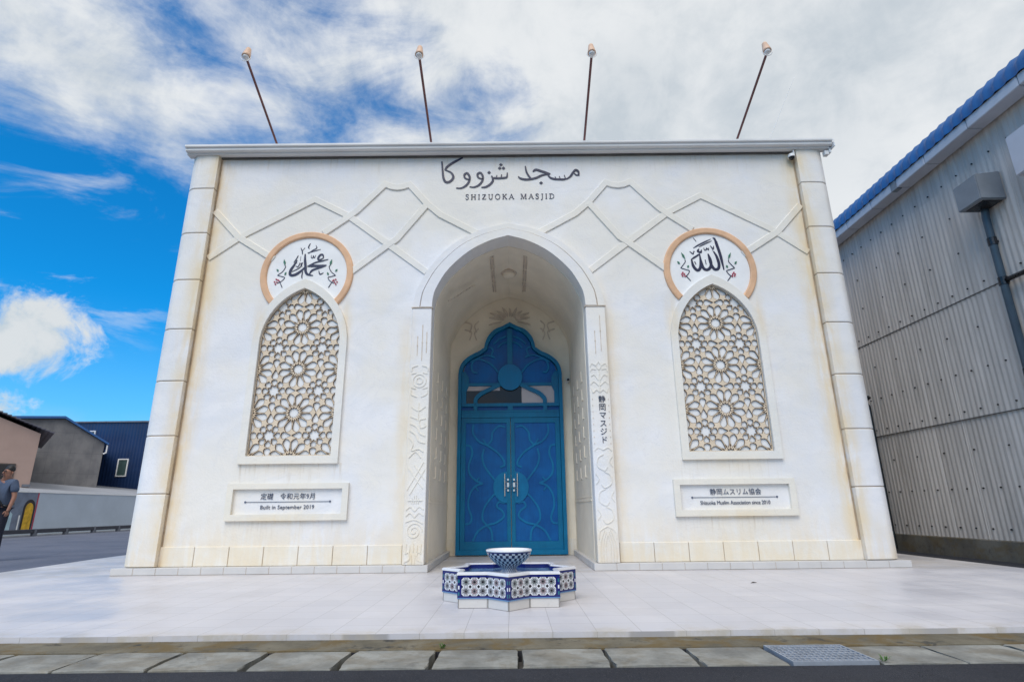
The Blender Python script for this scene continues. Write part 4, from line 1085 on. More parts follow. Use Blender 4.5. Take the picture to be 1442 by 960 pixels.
def mosaic():
    m, nt, b = new_mat('mosaic_tile', 0.16, 0, 0.6)
    u, v, _ = nt.sep(nt.uv())
    c = 0.0718
    L = 0.61 * (1 - math.tan(R(22.5))) * 0.7071 * 1.0
    uu = nt.m('SUBTRACT', u, 0.0370); vv = nt.m('SUBTRACT', v, 0.0975)
    cu = nt.m('SUBTRACT', nt.m('FRACT', nt.m('DIVIDE', uu, c)), 0.5); cv = nt.m('SUBTRACT', nt.m('FRACT', nt.m('DIVIDE', vv, c)), 0.5)
    rad = nt.m('SQRT', nt.m('ADD', nt.m('POWER', cu, 2), nt.m('POWER', cv, 2)))
    ang = nt.m('ARCTAN2', cv, cu)
    wob = nt.m('MULTIPLY', nt.m('COSINE', nt.m('MULTIPLY', ang, 8)), 0.05)
    rr = nt.m('ADD', rad, wob)
    idu = nt.m('FLOOR', nt.m('DIVIDE', uu, c)); idv = nt.m('FLOOR', nt.m('DIVIDE', vv, c))
    wn = nt.node('ShaderNodeTexWhiteNoise'); nt.put(wn.inputs['Vector'], nt.comb(idu, idv, 3.0)); rnd = wn.outputs['Value']
    accent = nt.mix(nt.ramp(rnd, .49, .51), nt.mix(nt.ramp(rnd, .24, .26), (0.10, 0.012, 0.02), (0.012, 0.05, 0.04)), nt.mix(nt.ramp(rnd, .74, .76), (0.012, 0.012, 0.03), (0.16, 0.08, 0.02)))
    white = (0.74, 0.75, 0.78); navy = (0.006, 0.012, 0.13); black = (0.008, 0.008, 0.014)
    col = nt.mix(nt.ramp(rr, 0.17, 0.19), black, white)
    col = nt.mix(nt.m('MULTIPLY', nt.ramp(rr, 0.20, 0.215), nt.ramp(rr, 0.325, 0.31)), col, accent)
    col = nt.mix(nt.m('MULTIPLY', nt.ramp(rr, 0.375, 0.39), nt.ramp(rr, 0.455, 0.44)), col, (0.02, 0.025, 0.05))
    # corner diamonds between the rosettes
    du = nt.m('SUBTRACT', 0.5, nt.m('ABSOLUTE', cu)); dv = nt.m('SUBTRACT', 0.5, nt.m('ABSOLUTE', cv))
    dd = nt.m('ADD', du, dv); col = nt.mix(nt.ramp(dd, 0.215, 0.20), col, black)
    # navy border round every panel
    lo = nt.ramp(v, 0.0975, 0.0965); hi = nt.ramp(v, 0.2400, 0.2410); ue = nt.ramp(u, 0.0365, 0.0355); un = nt.m('GREATER_THAN', u, 0.262)
    bd = nt.m('MAXIMUM', nt.m('MAXIMUM', lo, hi), ue)
    col = nt.mix(bd, col, navy)
    pips = nt.m('MULTIPLY', nt.m('LESS_THAN', nt.m('ABSOLUTE', nt.m('SUBTRACT', u, 0.012)), 0.006), nt.m('LESS_THAN', nt.m('FRACT', nt.m('DIVIDE', v, 0.05)), 0.55))
    pips = nt.m('MULTIPLY', pips, nt.m('MULTIPLY', nt.m('GREATER_THAN', v, 0.098), nt.m('LESS_THAN', v, 0.232)))
    col = nt.mix(pips, col, nt.mix(nt.m('LESS_THAN', nt.m('FRACT', nt.m('DIVIDE', v, 0.10)), 0.5), white, (0.02, 0.16, 0.20)))
    base = nt.m('LESS_THAN', v, 0.083)
    col = nt.mix(base, col, (0.10, 0.22, 0.42))
    nt.put(b.inputs['Base Color'], col)
    return m
M_mos = mosaic()
M_navy = plain('navy_glaze', (0.006, 0.012, 0.13), 0.2, 12, 0.15)
M_ledge = plain('white_glaze', (0.78, 0.77, 0.79), 0.05, 7, 0.2)
M_plinth = plain('plinth_tile', (0.62, 0.59, 0.56), 0.06, 4, 0.35)
bm = bmesh.new(); star_wall(bm, 0.606, 0.52, 0.003, 0.074)
A8 = octagram(0.6075)
for i in range(16):
    a, b_ = Vector(A8[i]), Vector(A8[(i + 1) % 16])
    for t in (0.02, 0.98):
        p = a + (b_ - a) * t; d_ = (b_ - a).normalized(); n_ = Vector((d_.y, -d_.x))
        q = [p + d_ * .0016 + n_ * .0012, p - d_ * .0016 + n_ * .0012, p - d_ * .0016 - n_ * .004, p + d_ * .0016 - n_ * .004]
        v0 = [bm.verts.new((*x, 0.004)) for x in q]; v1 = [bm.verts.new((*x, 0.073)) for x in q]
        for k in range(4): bm.faces.new((v0[k], v0[(k + 1) % 4], v1[(k + 1) % 4], v1[k])).material_index = 1
obj('plinth', bm, [M_plinth, M_grey_dark], fo)
bm = bmesh.new(); uvl = bm.loops.layers.uv.new('UVMap'); star_wall(bm, 0.617, 0.565, 0.0745, 0.2605, uvl=uvl); obj('mosaic_wall', bm, M_mos, fo)
bm = bmesh.new(); star_wall(bm, 0.623, 0.558, 0.261, 0.284); bmesh.ops.bevel(bm, geom=[e for e in bm.edges if all(v.co.z > .28 for v in e.verts)], offset=.006, segments=2, affect='EDGES'); obj('rim', bm, M_ledge, fo)
bm = bmesh.new(); star_wall(bm, 0.5635, 0.545, 0.13, 0.272); obj('inner_lining', bm, M_navy, fo)
def water():
    m, nt, b = new_mat('fountain_water', 0.05, 0, 0.6)
    n = nt.noise(nt.pos(), 14, 4); nt.put(b.inputs['Base Color'], nt.mix(nt.ramp(n, .35, .65), (0.10, 0.22, 0.36), (0.20, 0.36, 0.52))); bump(nt, b, nt.noise(nt.pos(), 22, 3), .12, .01)
    return m
bm = bmesh.new(); star_wall(bm, 0.5445, 0, 0.10, 0.236, solid=True); obj('water', bm, water(), fo)
def checker():
    m, nt, b = new_mat('checker_glaze', 0.14, 0, 0.6)
    u, v, _ = nt.sep(nt.uv())
    a = nt.m('FLOOR', nt.m('MULTIPLY', u, 44)); c = nt.m('FLOOR', nt.m('MULTIPLY', v, 9.99))
    par = nt.m('MODULO', nt.m('ADD', a, c), 2)
    col = nt.mix(par, (0.005, 0.008, 0.060), (0.52, 0.55, 0.62))
    nt.put(b.inputs['Base Color'], col); return m
bm = bmesh.new(); uvl = bm.loops.layers.uv.new('UVMap')
prof = [(r_, z * .80) for r_, z in [(.085, .0), (.082, .01), (.070, .030), (.064, .048), (.074, .064), (.100, .084), (.132, .110), (.160, .138), (.184, .170), (.200, .202), (.206, .222)]]
lathe(bm, prof, 56, (0, 0, .2325), uvl); bowl = obj('bowl', bm, checker(), fo, True, recalc=True)
bm = bmesh.new(); lathe(bm, [(.207, .178), (.209, .186), (.2085, .1875), (.205, .182), (.205, .178)], 56, (0, 0, .2325)); obj('bowl_band', bm, M_navy, bowl, True)
bm = bmesh.new(); lathe(bm, [(.210, .188), (.214, .192), (.214, .201), (.209, .206), (.196, .206), (.190, .200), (.16, .15), (.10, .10), (0, .09)], 56, (0, 0, .2325)); obj('bowl_rim', bm, M_ledge, bowl, True)

# ------------------------------------------------------------------ warehouse on the right
wh = thing('warehouse', 'grey corrugated steel warehouse with blue roof edge, right of the mosque', 'warehouse', (7.4, 10, 0))
WO = Vector((7.4, 10, 0))
def wpart(name, bm, mat, parent=None, smooth=False):
    o = obj(name, bm, mat, parent or wh, smooth); o.data.transform(Matrix.Translation(-WO)); return o
def corr_mat(name, col, pitch, panel):
    m, nt, b = new_mat(name, 0.5, 0.0, 0.4)
    p = nt.pos(); x, y, z = nt.sep(p)
    idp = nt.m('FLOOR', nt.m('DIVIDE', y, panel)); wn = nt.node('ShaderNodeTexWhiteNoise'); nt.put(wn.inputs['Vector'], nt.comb(idp, nt.m('FLOOR', nt.m('DIVIDE', nt.m('SUBTRACT', z, .25), 1.88)), 1))
    f = nt.m('ADD', 0.93, nt.m('MULTIPLY', wn.outputs['Value'], 0.10))
    st = nt.noise(nt.comb(x, nt.m('MULTIPLY', y, 9), nt.m('MULTIPLY', z, .6)), 1, 6, .65)
    f = nt.m('MULTIPLY', f, nt.ramp(st, .3, .7, .82, 1.08))
    nt.put(b.inputs['Base Color'], nt.mix(nt.ramp(nt.noise(nt.comb(x, nt.m('MULTIPLY', y, 4), nt.m('MULTIPLY', z, .5)), 1.4, 6, .7), .56, .74, 0, .4), nt.vm('SCALE', nt.comb(*col), scale=f), (0.20, 0.18, 0.16)))
    return m
M_corr = corr_mat('grey_corrugated_steel', (0.56, 0.515, 0.475), 0.1, 0.66)
M_blue = plain('blue_steel', (0.006, 0.095, 0.28), 0.14, 2.5, 0.55)
M_gut = plain('gutter_grey', (0.50, 0.51, 0.56), 0.08, 2, 0.45)
M_vent = plain('vent_grey', (0.20, 0.22, 0.245), 0.12, 3, 0.5)
M_pipe = plain('pipe_slate', (0.055, 0.085, 0.115), 0.15, 3, 0.4)
bm = bmesh.new()
for (z0, z1, off) in ((0.27, 2.15, 0.0), (2.12, 4.02, -.010), (3.99, 6.50, -.020)):
    prev = None; n = int((27 - 1.0) / 0.1 * 8)
    for i in range(n + 1):
        y = 1.0 + i * 0.0125
        x = 7.405 + off + 0.0055 * math.cos(2 * math.pi * y / 0.1)
        if abs((y / .66) % 1.0 - .5) > .49: x += .006
        a = bm.verts.new((x, y, z0)); b_ = bm.verts.new((x, y, z1))
        if prev: bm.faces.new((prev[0], a, b_, prev[1]))
        prev = (a, b_)
for z in (2.117, 3.987): box(bm, 7.383, 7.41, 1.0, 27, z - .012, z + .002, 1)
for z, sp, o_ in ((.43, .33, 0), (1.035, .33, 0), (1.63, .66, 0), (2.235, .33, 0), (2.84, .33, 0), (3.47, .66, 0), (4.11, .33, 0), (4.73, .66, 0), (5.36, .66, 0), (5.97, .33, 0)):
    k = 0
    while True:
        y = 2.0 + (11.11 - 2.0) % sp + k * sp; k += 1
        if y > 22: break
        off = 0 if z < 2.13 else (-.01 if z < 4 else -.02)
        tube(bm, [(7.385 + off, y, z), (7.404 + off, y, z)], 0.013, 6, mi=2)
wpart('corrugated_wall', bm, [M_corr, M_grey_dark, M_black])
bm = bmesh.new(); box(bm, 7.36, 7.62, 0.9, 27.2, -.05, 0.268); bevel(bm, .01, 1); wpart('footing', bm, M_cbase)
bm = bmesh.new()
prof = [(7.085, 6.50), (7.09, 6.64), (7.14, 6.74), (7.21, 6.83), (7.32, 6.90), (7.46, 6.945), (7.8, 7.02), (10.5, 7.55), (13.5, 6.9)]
prev = None; n = int(26 / 0.2 * 8)
for i in range(n + 1):
    y = 1.0 + i * .025; w_ = 0.5 + 0.5 * math.cos(2 * math.pi * y / .2); w_ = w_ ** 1.6
    row = []
    for k, (x, z) in enumerate(prof):
        a = Vector(prof[max(0, k - 1)]); c = Vector(prof[min(len(prof) - 1, k + 1)]); t = (c - a).normalized(); nn = Vector((-t.y, t.x))
        q = Vector((x, z)) + nn * .026 * w_
        row.append(bm.verts.new((q.x, y, q.y)))
    if prev:
        for k in range(len(prof) - 1): bm.faces.new((prev[k], row[k], row[k + 1], prev[k + 1]))
    prev = row
wpart('roof', bm, M_blue, smooth=True)
bm = bmesh.new(); box(bm, 7.16, 7.40, 1.0, 27, 6.53, 6.63); wpart('soffit', bm, M_grey_dark)
bm = bmesh.new()
ys = [1.0, 2.3, 3.2, 4.05, 4.9, 5.7, 6.50, 7.43, 8.36, 9.09, 9.86, 10.69, 11.5, 12.4, 13.3, 15, 17, 20, 27]
for a, b_ in zip(ys, ys[1:]):
    box(bm, 7.10, 7.36, a + .006, b_ - .006, 6.34, 6.515)
bevel(bm, .012, 1)
for y in ys[1:-1]: box(bm, 7.115, 7.35, y - .012, y + .012, 6.35, 6.51, 1)
box(bm, 7.093, 7.2, 9.10, 9.24, 6.332, 6.523, 1)
wpart('gutter', bm, [M_gut, M_vent])
bm = bmesh.new(); box(bm, 7.5, 16, 1.2, 27, 0, 6.85); wpart('hall', bm, M_corr)
def hood(label, y0, y1, z0, z1, x0):
    t = thing('vent_hood', label, 'vent', (7.38, (y0 + y1) / 2, z0))
    w2 = (y1 - y0) / 2; d_ = 7.38 - x0
    bm = bmesh.new(); box(bm, -d_, 0, -w2, w2, 0, z1 - z0)
    for v in bm.verts:
        if v.co.z > .1 and v.co.x > -.01: v.co.z += .05
    bevel(bm, .012, 2)
    obj('hood', bm, M_vent, t)
    bm = bmesh.new(); box(bm, -d_ * .8, -.03, -w2 * .75, w2 * .75, -.012, -.001); obj('louvre', bm, M_black, t)
    return t
hood('grey boxed vent hood with a dark pipe dropping from beneath it', 7.40, 7.84, 5.12, 5.53, 6.99)
M_vent2 = M_gut
h2 = hood('pale vent hood cut off by the right edge of the frame', 6.20, 6.93, 5.18, 5.80, 7.12)
h2.children[0].data.materials[0] = M_gut
pp = thing('drainpipe', 'dark slate pipe running down the corrugated wall under the vent hood', 'pipe', (7.3, 7.74, -.04))
bm = bmesh.new(); tube(bm, [(0, 0, 0), (0, 0, 5.02), (0, -.015, 5.10), (0, -.02, 5.17)], .052, 14); obj('pipe', bm, M_pipe, pp, True)
for z in (4.62, 3.98, 2.6, 1.2):
    bm = bmesh.new(); tube(bm, [(0, 0, z - .06), (0, 0, z + .06)], .062, 14); box(bm, 0, .085, -.015, .015, z - .02, z + .02); obj('pipe_collar', bm, M_black, pp)
bm = bmesh.new(); tube(bm, [(0, -.064, 3.98), (0, -.16, 3.98), (.05, -.9, 3.98), (.05, -2.5, 3.98)], .035, 10); obj('branch_pipe', bm, M_black, pp, True)
# dark ground strip beside the warehouse
bm = bmesh.new(); box(bm, 6.605, 7.36, 1, 27, -.3, -.03); tag(obj('gravel_strip', bm, M_road), kind='structure')
bm = bmesh.new(); tube(bm, [(7.30, 11.42, .0), (7.30, 11.42, 2.72), (7.22, 11.4, 2.82), (7.28, 11.3, 2.9)], .04, 8)
tag(obj('downpipe', bm, M_black), 'thin black downpipe in the gap between mosque and warehouse', 'pipe')

# ------------------------------------------------------------------ street on the left
M_pw = plain('painted_wall', (0.46, 0.52, 0.60), 0.07, 0.9, 0.7, bmp=.1)
wl = thing('boundary_wall', 'low pale wall with a painted arch, across the side road', 'wall', (-19.2, 26, 0))
LO = Vector((-19.2, 26, 0))
def lpart(name, bm, mat, parent): o = obj(name, bm, mat, parent); o.data.transform(Matrix.Translation(-LO)); return o
bm = bmesh.new(); box(bm, -19.42, -19.2, 15, 60, -.05, 1.61); lpart('wall_face', bm, M_pw, wl)
bm = bmesh.new(); box(bm, -19.46, -19.17, 14.98, 60, 1.612, 1.655); lpart('coping', bm, M_white, wl)
mur = bmesh.new(); box(mur, -19.198, -19.185, 20.5, 23.58, .12, 1.60); mu = lpart('mural', mur, plain('mural_grey', (0.16, 0.19, 0.26), .25, 2.5, .7), wl)
def mural_shape(pts, x0, x1, mat, nm):
    bm = bmesh.new(); n = len(pts)
    a = [bm.verts.new((x0, y, z)) for y, z in pts]; b_ = [bm.verts.new((x1, y, z)) for y, z in pts]
    bm.faces.new(a); bm.faces.new(b_[::-1])
    for i in range(n): bm.faces.new((a[i], a[(i + 1) % n], b_[(i + 1) % n], b_[i]))
    lpart(nm, bm, mat, mu)
def arch_pts(yc, hw, z0, zs): return [(yc - hw, z0)] + [(yc - hw * math.cos(math.pi * i / 10), zs + hw * 1.25 * math.sin(math.pi * i / 10)) for i in range(11)] + [(yc + hw, z0)]
mural_shape(arch_pts(23.28, .28, .14, 1.0), -19.187, -19.180, plain('mural_dark', (0.02, 0.018, 0.025), .2, 3, .7), 'arch_border')
mural_shape(arch_pts(23.28, .19, .145, .98), -19.182, -19.175, plain('mural_yellow', (0.62, 0.36, 0.02), .35, 5, .7), 'painted_arch')
mural_shape([(20.6, .14), (22.55, .14), (22.55, .80), (22.3, .98), (21.8, .85), (20.6, .9)], -19.187, -19.180, plain('mural_pale', (0.40, 0.55, 0.62), .25, 3, .7), 'painted_sky')
mural_shape([(22.86, .14), (22.92, .14), (22.92, .75), (22.86, .75)], -19.182, -19.175, M_white, 'painted_column')
bm = bmesh.new(); box(bm, -19.196, -19.180, 23.582, 23.64, .12, 1.60); lpart('mural_edge', bm, M_red, wl)
# low guard rail along the far side of the road
rl = thing('guard_rail', 'low dark rail on short posts in front of the pale wall', 'rail', (-18.4, 26, -.025))
bm = bmesh.new(); box(bm, -.05, .05, -9, 20, .11, .26); bevel(bm, .015, 1); obj('rail', bm, plain('rail_dark', (0.028, 0.030, 0.045), .2, 2, .6), rl)
M_postg = plain('rail_post_grey', (0.13, 0.14, 0.17), .2, 4, .6)
for k in range(-5, 13):
    bm = bmesh.new(); box(bm, -.045, .065, k * 1.6 - .10, k * 1.6 + .10, .0, .11); box(bm, .051, .064, k * 1.6 - .05, k * 1.6 + .05, .112, .27); obj('post', bm, M_postg, rl)
bm = bmesh.new(); box(bm, -19.19, -18.9, 14, 60, -.3, .015); tag(obj('road_kerb', bm, plain('kerb_pale', (.42, .44, .46), .15, 2, .8)), kind='structure')
# ground rising behind the wall
M_yard = plain('yard_concrete', (0.30, 0.31, 0.34), .12, .4, .85)
bm = bmesh.new()
q = [(-19.43, 1.46), (-60, 5.9)]
v = [bm.verts.new(c) for c in ((-19.43, 14, 1.46), (-19.43, 120, 1.46), (-60, 120, 5.9), (-60, 14, 5.9), (-19.43, 14, -.4), (-19.43, 120, -.4), (-60, 120, -.4), (-60, 14, -.4))]
for f in ((0, 1, 2, 3), (4, 7, 6, 5), (0, 4, 5, 1), (1, 5, 6, 2), (2, 6, 7, 3), (3, 7, 4, 0)): bm.faces.new([v[i] for i in f])
tag(obj('raised_yard', bm, M_yard), kind='structure')
# tile-roofed house
M_beige = plain('beige_render', (0.36, 0.255, 0.22), .08, .8, .8, bmp=.1)
M_rooft = plain('grey_roof_tile', (0.085, 0.085, 0.115), .2, 2, .6)
hs = thing('house', 'beige rendered house with grey tiled roof behind the painted wall', 'house', (-25, 30, 0), R(42))
def hpart(name, bm, mat, parent=None): return obj(name, bm, mat, parent or hs)
bm = bmesh.new(); prism(bm, [(-7.2, 0), (0, 0), (0, 4.86), (-3.6, 6.32), (-7.2, 4.86)], 0, 9); hpart('wall', bm, M_beige)
bm = bmesh.new()
for sx in (1, -1):
    for k in range(22):                     # overlapping tile courses
        t0, t1 = k / 22, (k + 1.12) / 22
        xa, xb = -3.6 + sx * (0.02 + 4.10 * t0), -3.6 + sx * (0.02 + 4.10 * t1)
        za, zb = 6.50 - 1.63 * t0, 6.53 - 1.63 * t1
        q = [(xa, za), (xb, zb), (xb, zb + .07), (xa, za + .03)]
        prism(bm, q, -.28, 9.4)
rf = hpart('roof', bm, M_rooft)
bm = bmesh.new(); tube(bm, [(-3.6, -.32, 6.58), (-3.6, 9.45, 6.58)], .14, 10); hpart('ridge', bm, M_rooft, rf)
bm = bmesh.new(); box(bm, -1.75, -.72, -.05, .0, 1.9, 3.27); w1 = hpart('window', bm, plain('window_frame_brown', (.05, .04, .035), .1, 3, .5))
bm = bmesh.new(); box(bm, -1.68, -.79, -.065, -.052, 1.96, 3.20); hpart('pane', bm, M_glass, w1)
bm = bmesh.new(); box(bm, -.30, .05, -.06, .0, 2.12, 2.26); hpart('base_trim', bm, M_postg)
# concrete gabled shed
sh = thing('shed', 'grey gabled shed with blue roof trim, between house and navy building', 'shed', (-28.7, 40, 0), R(38))
def spart(name, bm, mat, parent=None): return obj(name, bm, mat, parent or sh)
def panel_mat():
    m, nt, b = new_mat('shed_panel', .85)
    p = nt.obj(); x, y, z = nt.sep(p)
    n = nt.noise(nt.comb(nt.m('MULTIPLY', x, 1.5), y, z), .8, 6, .6)
    seam = nt.m('MAXIMUM', nt.ramp(nt.m('ABSOLUTE', nt.m('SUBTRACT', nt.m('FRACT', nt.m('DIVIDE', x, 1.2)), .5)), .012, 0), nt.ramp(nt.m('ABSOLUTE', nt.m('SUBTRACT', nt.m('FRACT', nt.m('DIVIDE', z, 1.35)), .5)), .016, 0))
    nt.put(b.inputs['Base Color'], nt.mix(nt.m('MULTIPLY', seam, .5), nt.mix(nt.ramp(n, .35, .65), (.135, .135, .145), (.20, .195, .20)), (.07, .07, .08)))
    return m
bm = bmesh.new(); prism(bm, [(-9, 0), (0, 0), (0, 5.50), (-2.46, 7.00), (-9, 6.45)], 0, 12); spart('wall', bm, panel_mat())
bm = bmesh.new()
prism(bm, [(-2.46, 7.02), (.25, 5.37), (.25, 5.50), (-2.46, 7.17)], -.25, 12.2); prism(bm, [(-2.462, 7.02), (-2.462, 7.17), (-9.2, 6.60), (-9.2, 6.45)], -.25, 12.2)
spart('roof', bm, plain('shed_roof_blue', (.02, .10, .30), .15, 1, .5))
bm = bmesh.new()
tube(bm, [(.18, -.1, 5.36), (.18, -.1, 4.85), (.02, -.1, 4.75)], .05, 8); spart('downspout', bm, M_white)
# navy building
nb = thing('navy_building', 'flat-roofed dark navy building with one white-framed window', 'building', (-30, 50, 2.2))
NO = Vector((-30, 50, 2.2))
def npart(name, bm, mat, parent=None): o = obj(name, bm, mat, parent or nb); o.data.transform(Matrix.Translation(-NO)); return o
def rib_mat():
    m, nt, b = new_mat('navy_cladding', .45)
    p = nt.pos(); x, y, z = nt.sep(p); w = nt.m('SINE', nt.m('MULTIPLY', x, 2 * math.pi / .25))
    nt.put(b.inputs['Base Color'], nt.mix(nt.ramp(nt.noise(p, .6, 4), .3, .7), (.004, .020, .075), (.006, .030, .105))); bump(nt, b, w, .4, .02); return m
bm = bmesh.new(); prism(bm, [(-38, 1.9), (-22, 1.9), (-22, 7.72), (-38, 7.72)], 45, 60); npart('wall', bm, rib_mat())
bm = bmesh.new(); box(bm, -38.1, -21.9, 44.9, 60.1, 7.722, 7.83); npart('parapet', bm, M_postg)
def nwin(xa, xb, za, zb):
    bm = bmesh.new(); prism(bm, [(xa, za), (xb, za), (xb, zb), (xa, zb)], 44.93, 44.995, [[(xa + .08, za + .08), (xb - .08, za + .08), (xb - .08, zb - .08), (xa + .08, zb - .08)]])
    f = npart('window', bm, M_white); bm = bmesh.new(); box(bm, xa + .075, xb - .075, 44.97, 44.99, za + .075, zb - .075); npart('pane', bm, plain('window_grey_green', (.05, .085, .085), .2, 2, .15), f)
nwin(-30.95, -30.12, 3.50, 4.86); nwin(-34.2, -33.15, 5.7, 7.08)

# ------------------------------------------------------------------ person
def skin(verts, edges, root=0, sub=2):
    me = bpy.data.meshes.new('tmp'); me.from_pydata([v[:3] for v in verts], edges, [])
    o = bpy.data.objects.new('tmp', me); COL.objects.link(o)
    md = o.modifiers.new('s', 'SKIN'); md.use_smooth_shade = True
    for i, v in enumerate(verts):
        sv = me.skin_vertices[0].data[i]; sv.radius = (v[3], v[4] if len(v) > 4 else v[3]); sv.use_root = (i == root)
    sm = o.modifiers.new('d', 'SUBSURF'); sm.levels = sub; sm.render_levels = sub
    bpy.context.view_layer.update()
    r_ = bpy.data.meshes.new_from_object(o.evaluated_get(bpy.context.evaluated_depsgraph_get()))
    bpy.data.objects.remove(o); bpy.data.meshes.remove(me)
    return r_
def skin_obj(name, parts_, mat, parent):
    bm = bmesh.new()
    for p in parts_:
        m_ = skin(*p); bm.from_mesh(m_); bpy.data.meshes.remove(m_)
    return obj(name, bm, mat, parent, True, recalc=False)
pe = thing('person', 'person in grey-blue t-shirt with dark shoulder strap at the left edge', 'person', (-9.585, 11.0, -.025), R(-10))
M_skin = plain('skin', (0.30, 0.14, 0.09), .12, 8, .5); M_shirt = plain('shirt_cotton', (0.065, 0.09, 0.145), .15, 9, .9, bmp=.2, bscale=90)
M_trs = plain('trousers_cotton', (0.016, 0.018, 0.032), .2, 9, .9); M_hair = plain('hair_black', (0.012, 0.010, 0.009), .3, 40, .6)
HX = .02
body_v = [(0, 0, .93, .12, .09), (0, 0, 1.12, .125, .095), (0, 0, 1.32, .14, .10), (0, .0, 1.43, .055, .055), (HX, -.02, 1.50, .055, .06), (HX, -.03, 1.585, .078, .09), (HX, -.015, 1.645, .062, .075),
          (.175, 0, 1.40, .058), (.25, .01, 1.13, .040), (.25, -.05, .90, .028), (.25, -.065, .855, .030, .018),
          (-.155, 0, 1.40, .058), (-.24, .01, 1.13, .040), (-.22, -.10, .92, .028), (-.21, -.13, .88, .030, .018),
          (.09, 0, .86, .085), (.10, -.015, .48, .056), (.105, .01, .09, .038), (.11, -.11, .035, .036),
          (-.09, 0, .86, .085), (-.10, -.10, .48, .056), (-.105, -.06, .09, .038), (-.11, -.19, .035, .036)]
body_e = [(0, 1), (1, 2), (2, 3), (3, 4), (4, 5), (5, 6), (2, 7), (7, 8), (8, 9), (9, 10), (2, 11), (11, 12), (12, 13), (13, 14), (0, 15), (15, 16), (16, 17), (17, 18), (0, 19), (19, 20), (20, 21), (21, 22)]
fing = []
for base, s in ((Vector((.25, -.068, .845)), 1), (Vector((-.21, -.135, .87)), -1)):
    for k, (o_, l) in enumerate(((-.026, .062), (-.009, .072), (.009, .068), (.025, .054))):
        fing.append(([(base.x + s * .004, base.y + o_, base.z + .015, .009), (base.x + s * .010, base.y + o_ * 1.1, base.z - l * .5, .0085), (base.x - s * .004, base.y + o_ * 1.1 - .004, base.z - l, .007)], [(0, 1), (1, 2)]))
    fing.append(([(base.x, base.y - .02, base.z + .03, .011), (base.x - s * .012, base.y - .05, base.z + .005, .010), (base.x - s * .014, base.y - .056, base.z - .025, .008)], [(0, 1), (1, 2)]))
nose = ([(HX, -.098, 1.598, .010), (HX, -.128, 1.568, .013), (HX, -.112, 1.556, .012)], [(0, 1), (1, 2)])
ears = [([(HX + s * .078, -.015, 1.60, .012), (HX + s * .086, -.005, 1.575, .014), (HX + s * .078, -.012, 1.55, .009)], [(0, 1), (1, 2)]) for s in (-1, 1)]
skin_obj('body', [(body_v, body_e)] + fing + [nose] + ears, M_skin, pe)
sh_v = [(0, 0, .80, .165, .125), (0, 0, 1.06, .155, .120), (0, 0, 1.30, .160, .118), (0, 0, 1.42, .085, .075), (.185, 0, 1.395, .078), (.245, .008, 1.20, .070), (-.165, 0, 1.395, .075), (-.225, .008, 1.20, .066)]
skin_obj('tshirt', [(sh_v, [(0, 1), (1, 2), (2, 3), (2, 4), (4, 5), (2, 6), (6, 7)])], M_shirt, pe)
tr_v = [(0, 0, 1.0, .140, .105), (.09, 0, .84, .105), (.10, -.015, .48, .078), (.105, .01, .09, .062), (-.09, 0, .84, .105), (-.10, -.10, .48, .078), (-.105, -.06, .09, .062)]
skin_obj('trousers', [(tr_v, [(0, 1), (1, 2), (2, 3), (0, 4), (4, 5), (5, 6)])], M_trs, pe)
for s, yy in ((1, 0), (-1, -.07)):
    skin_obj('shoe', [([(s * .105, yy + .04, .045, .045), (s * .11, yy - .06, .042, .046), (s * .115, yy - .16, .032, .034)], [(0, 1), (1, 2)])], M_black, pe)
skin_obj('hair', [([(HX, .035, 1.58, .088, .080), (HX, .0, 1.665, .086, .095), (HX, -.055, 1.690, .068, .055)], [(0, 1), (1, 2)])], M_hair, pe)
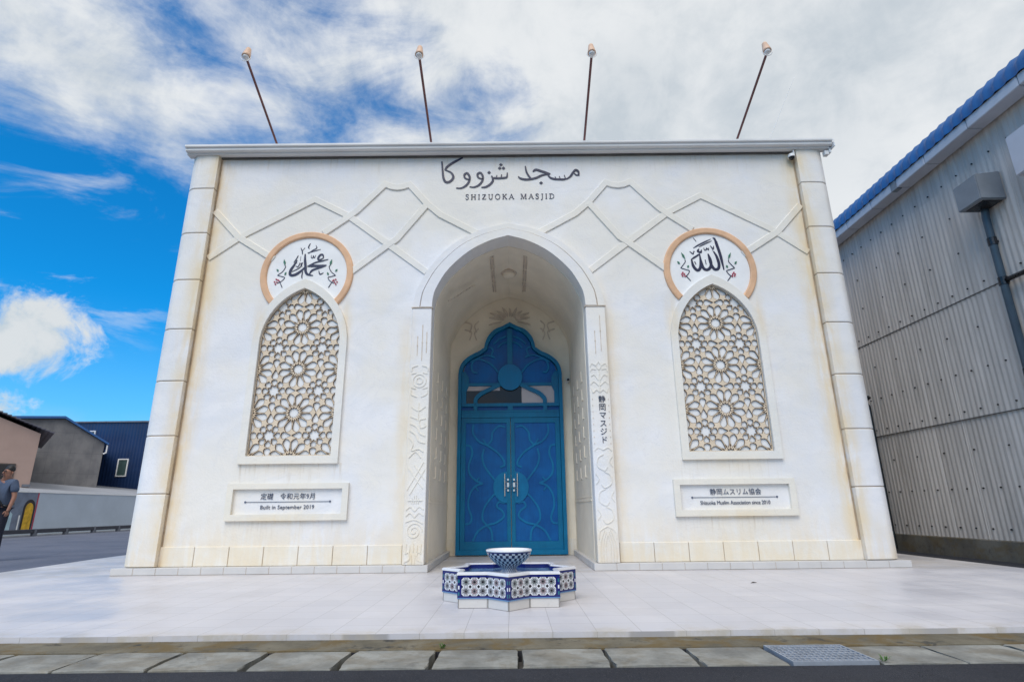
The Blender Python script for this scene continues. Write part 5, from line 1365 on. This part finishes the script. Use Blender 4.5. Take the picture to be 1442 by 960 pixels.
bm = bmesh.new(); tube(bm, [(-.13, -.12, 1.42), (-.05, -.175, 1.29), (.06, -.180, 1.13), (.17, -.13, .97)], .030, 8); tube(bm, [(-.13, -.09, 1.40), (-.12, .05, 1.45), (.0, .15, 1.25), (.16, .09, 1.0), (.18, -.0, .96), (.16, -.09, .97)], .022, 8)
obj('shoulder_strap', bm, M_black, pe, True)
for s in (-1, 1):
    bm = bmesh.new(); disc(bm, HX + s * .032, 1.600, .014, -.124, -.10, 10, .007); obj('eye', bm, M_hair, pe)
    bm = bmesh.new(); box(bm, HX + s * .032 - .018, HX + s * .032 + .018, -.124, -.10, 1.616, 1.623); obj('eyebrow', bm, M_hair, pe)
bm = bmesh.new(); box(bm, HX - .026, HX + .026, -.122, -.10, 1.530, 1.538); obj('mouth', bm, plain('lips', (.16, .05, .045), .1, 9, .5), pe)

# ------------------------------------------------------------------ small things on the ground
lf = bmesh.new()
v = [lf.verts.new(c) for c in ((0, 0, .004), (.03, .012, .014), (.07, .006, .008), (.035, -.014, .012))]
lf.faces.new(v); r_ = bmesh.ops.extrude_face_region(lf, geom=list(lf.faces))
for e in r_['geom']:
    if isinstance(e, bmesh.types.BMVert): e.co.z += .003
o = tag(obj('dead_leaf', lf, plain('leaf_brown', (.035, .022, .015), .2, 30, .8)), 'small dark dead leaf lying on the plaza tiles', 'leaf'); o.location = (2.60, 6.60, 0)
M_weed = plain('weed_green', (.06, .14, .02), .3, 60, .7)
for x, y, lab in ((-.41, 3.93, 'tiny green weed growing from the kerb left of the fountain'), (2.10, 3.52, 'tiny green weed at the lower right corner of the metal grating')):
    bm = bmesh.new()
    for k in range(16):
        a = random.uniform(0, 6.28); l = random.uniform(.015, .035); h = random.uniform(.012, .035); w_ = .004
        b0 = Vector((random.uniform(-.012, .012), random.uniform(-.008, .008), 0)); tip = b0 + Vector((math.cos(a) * l, math.sin(a) * l, h)); md = (b0 + tip) / 2 + Vector((0, 0, h * .3)); sd_ = Vector((-math.sin(a), math.cos(a), 0)) * w_
        vv = [bm.verts.new(c) for c in (b0, md + sd_, tip, md - sd_)]; bm.faces.new(vv)
    o = tag(obj('weed', bm, M_weed, recalc=False), lab, 'weed'); o.location = (x, y, -.034)
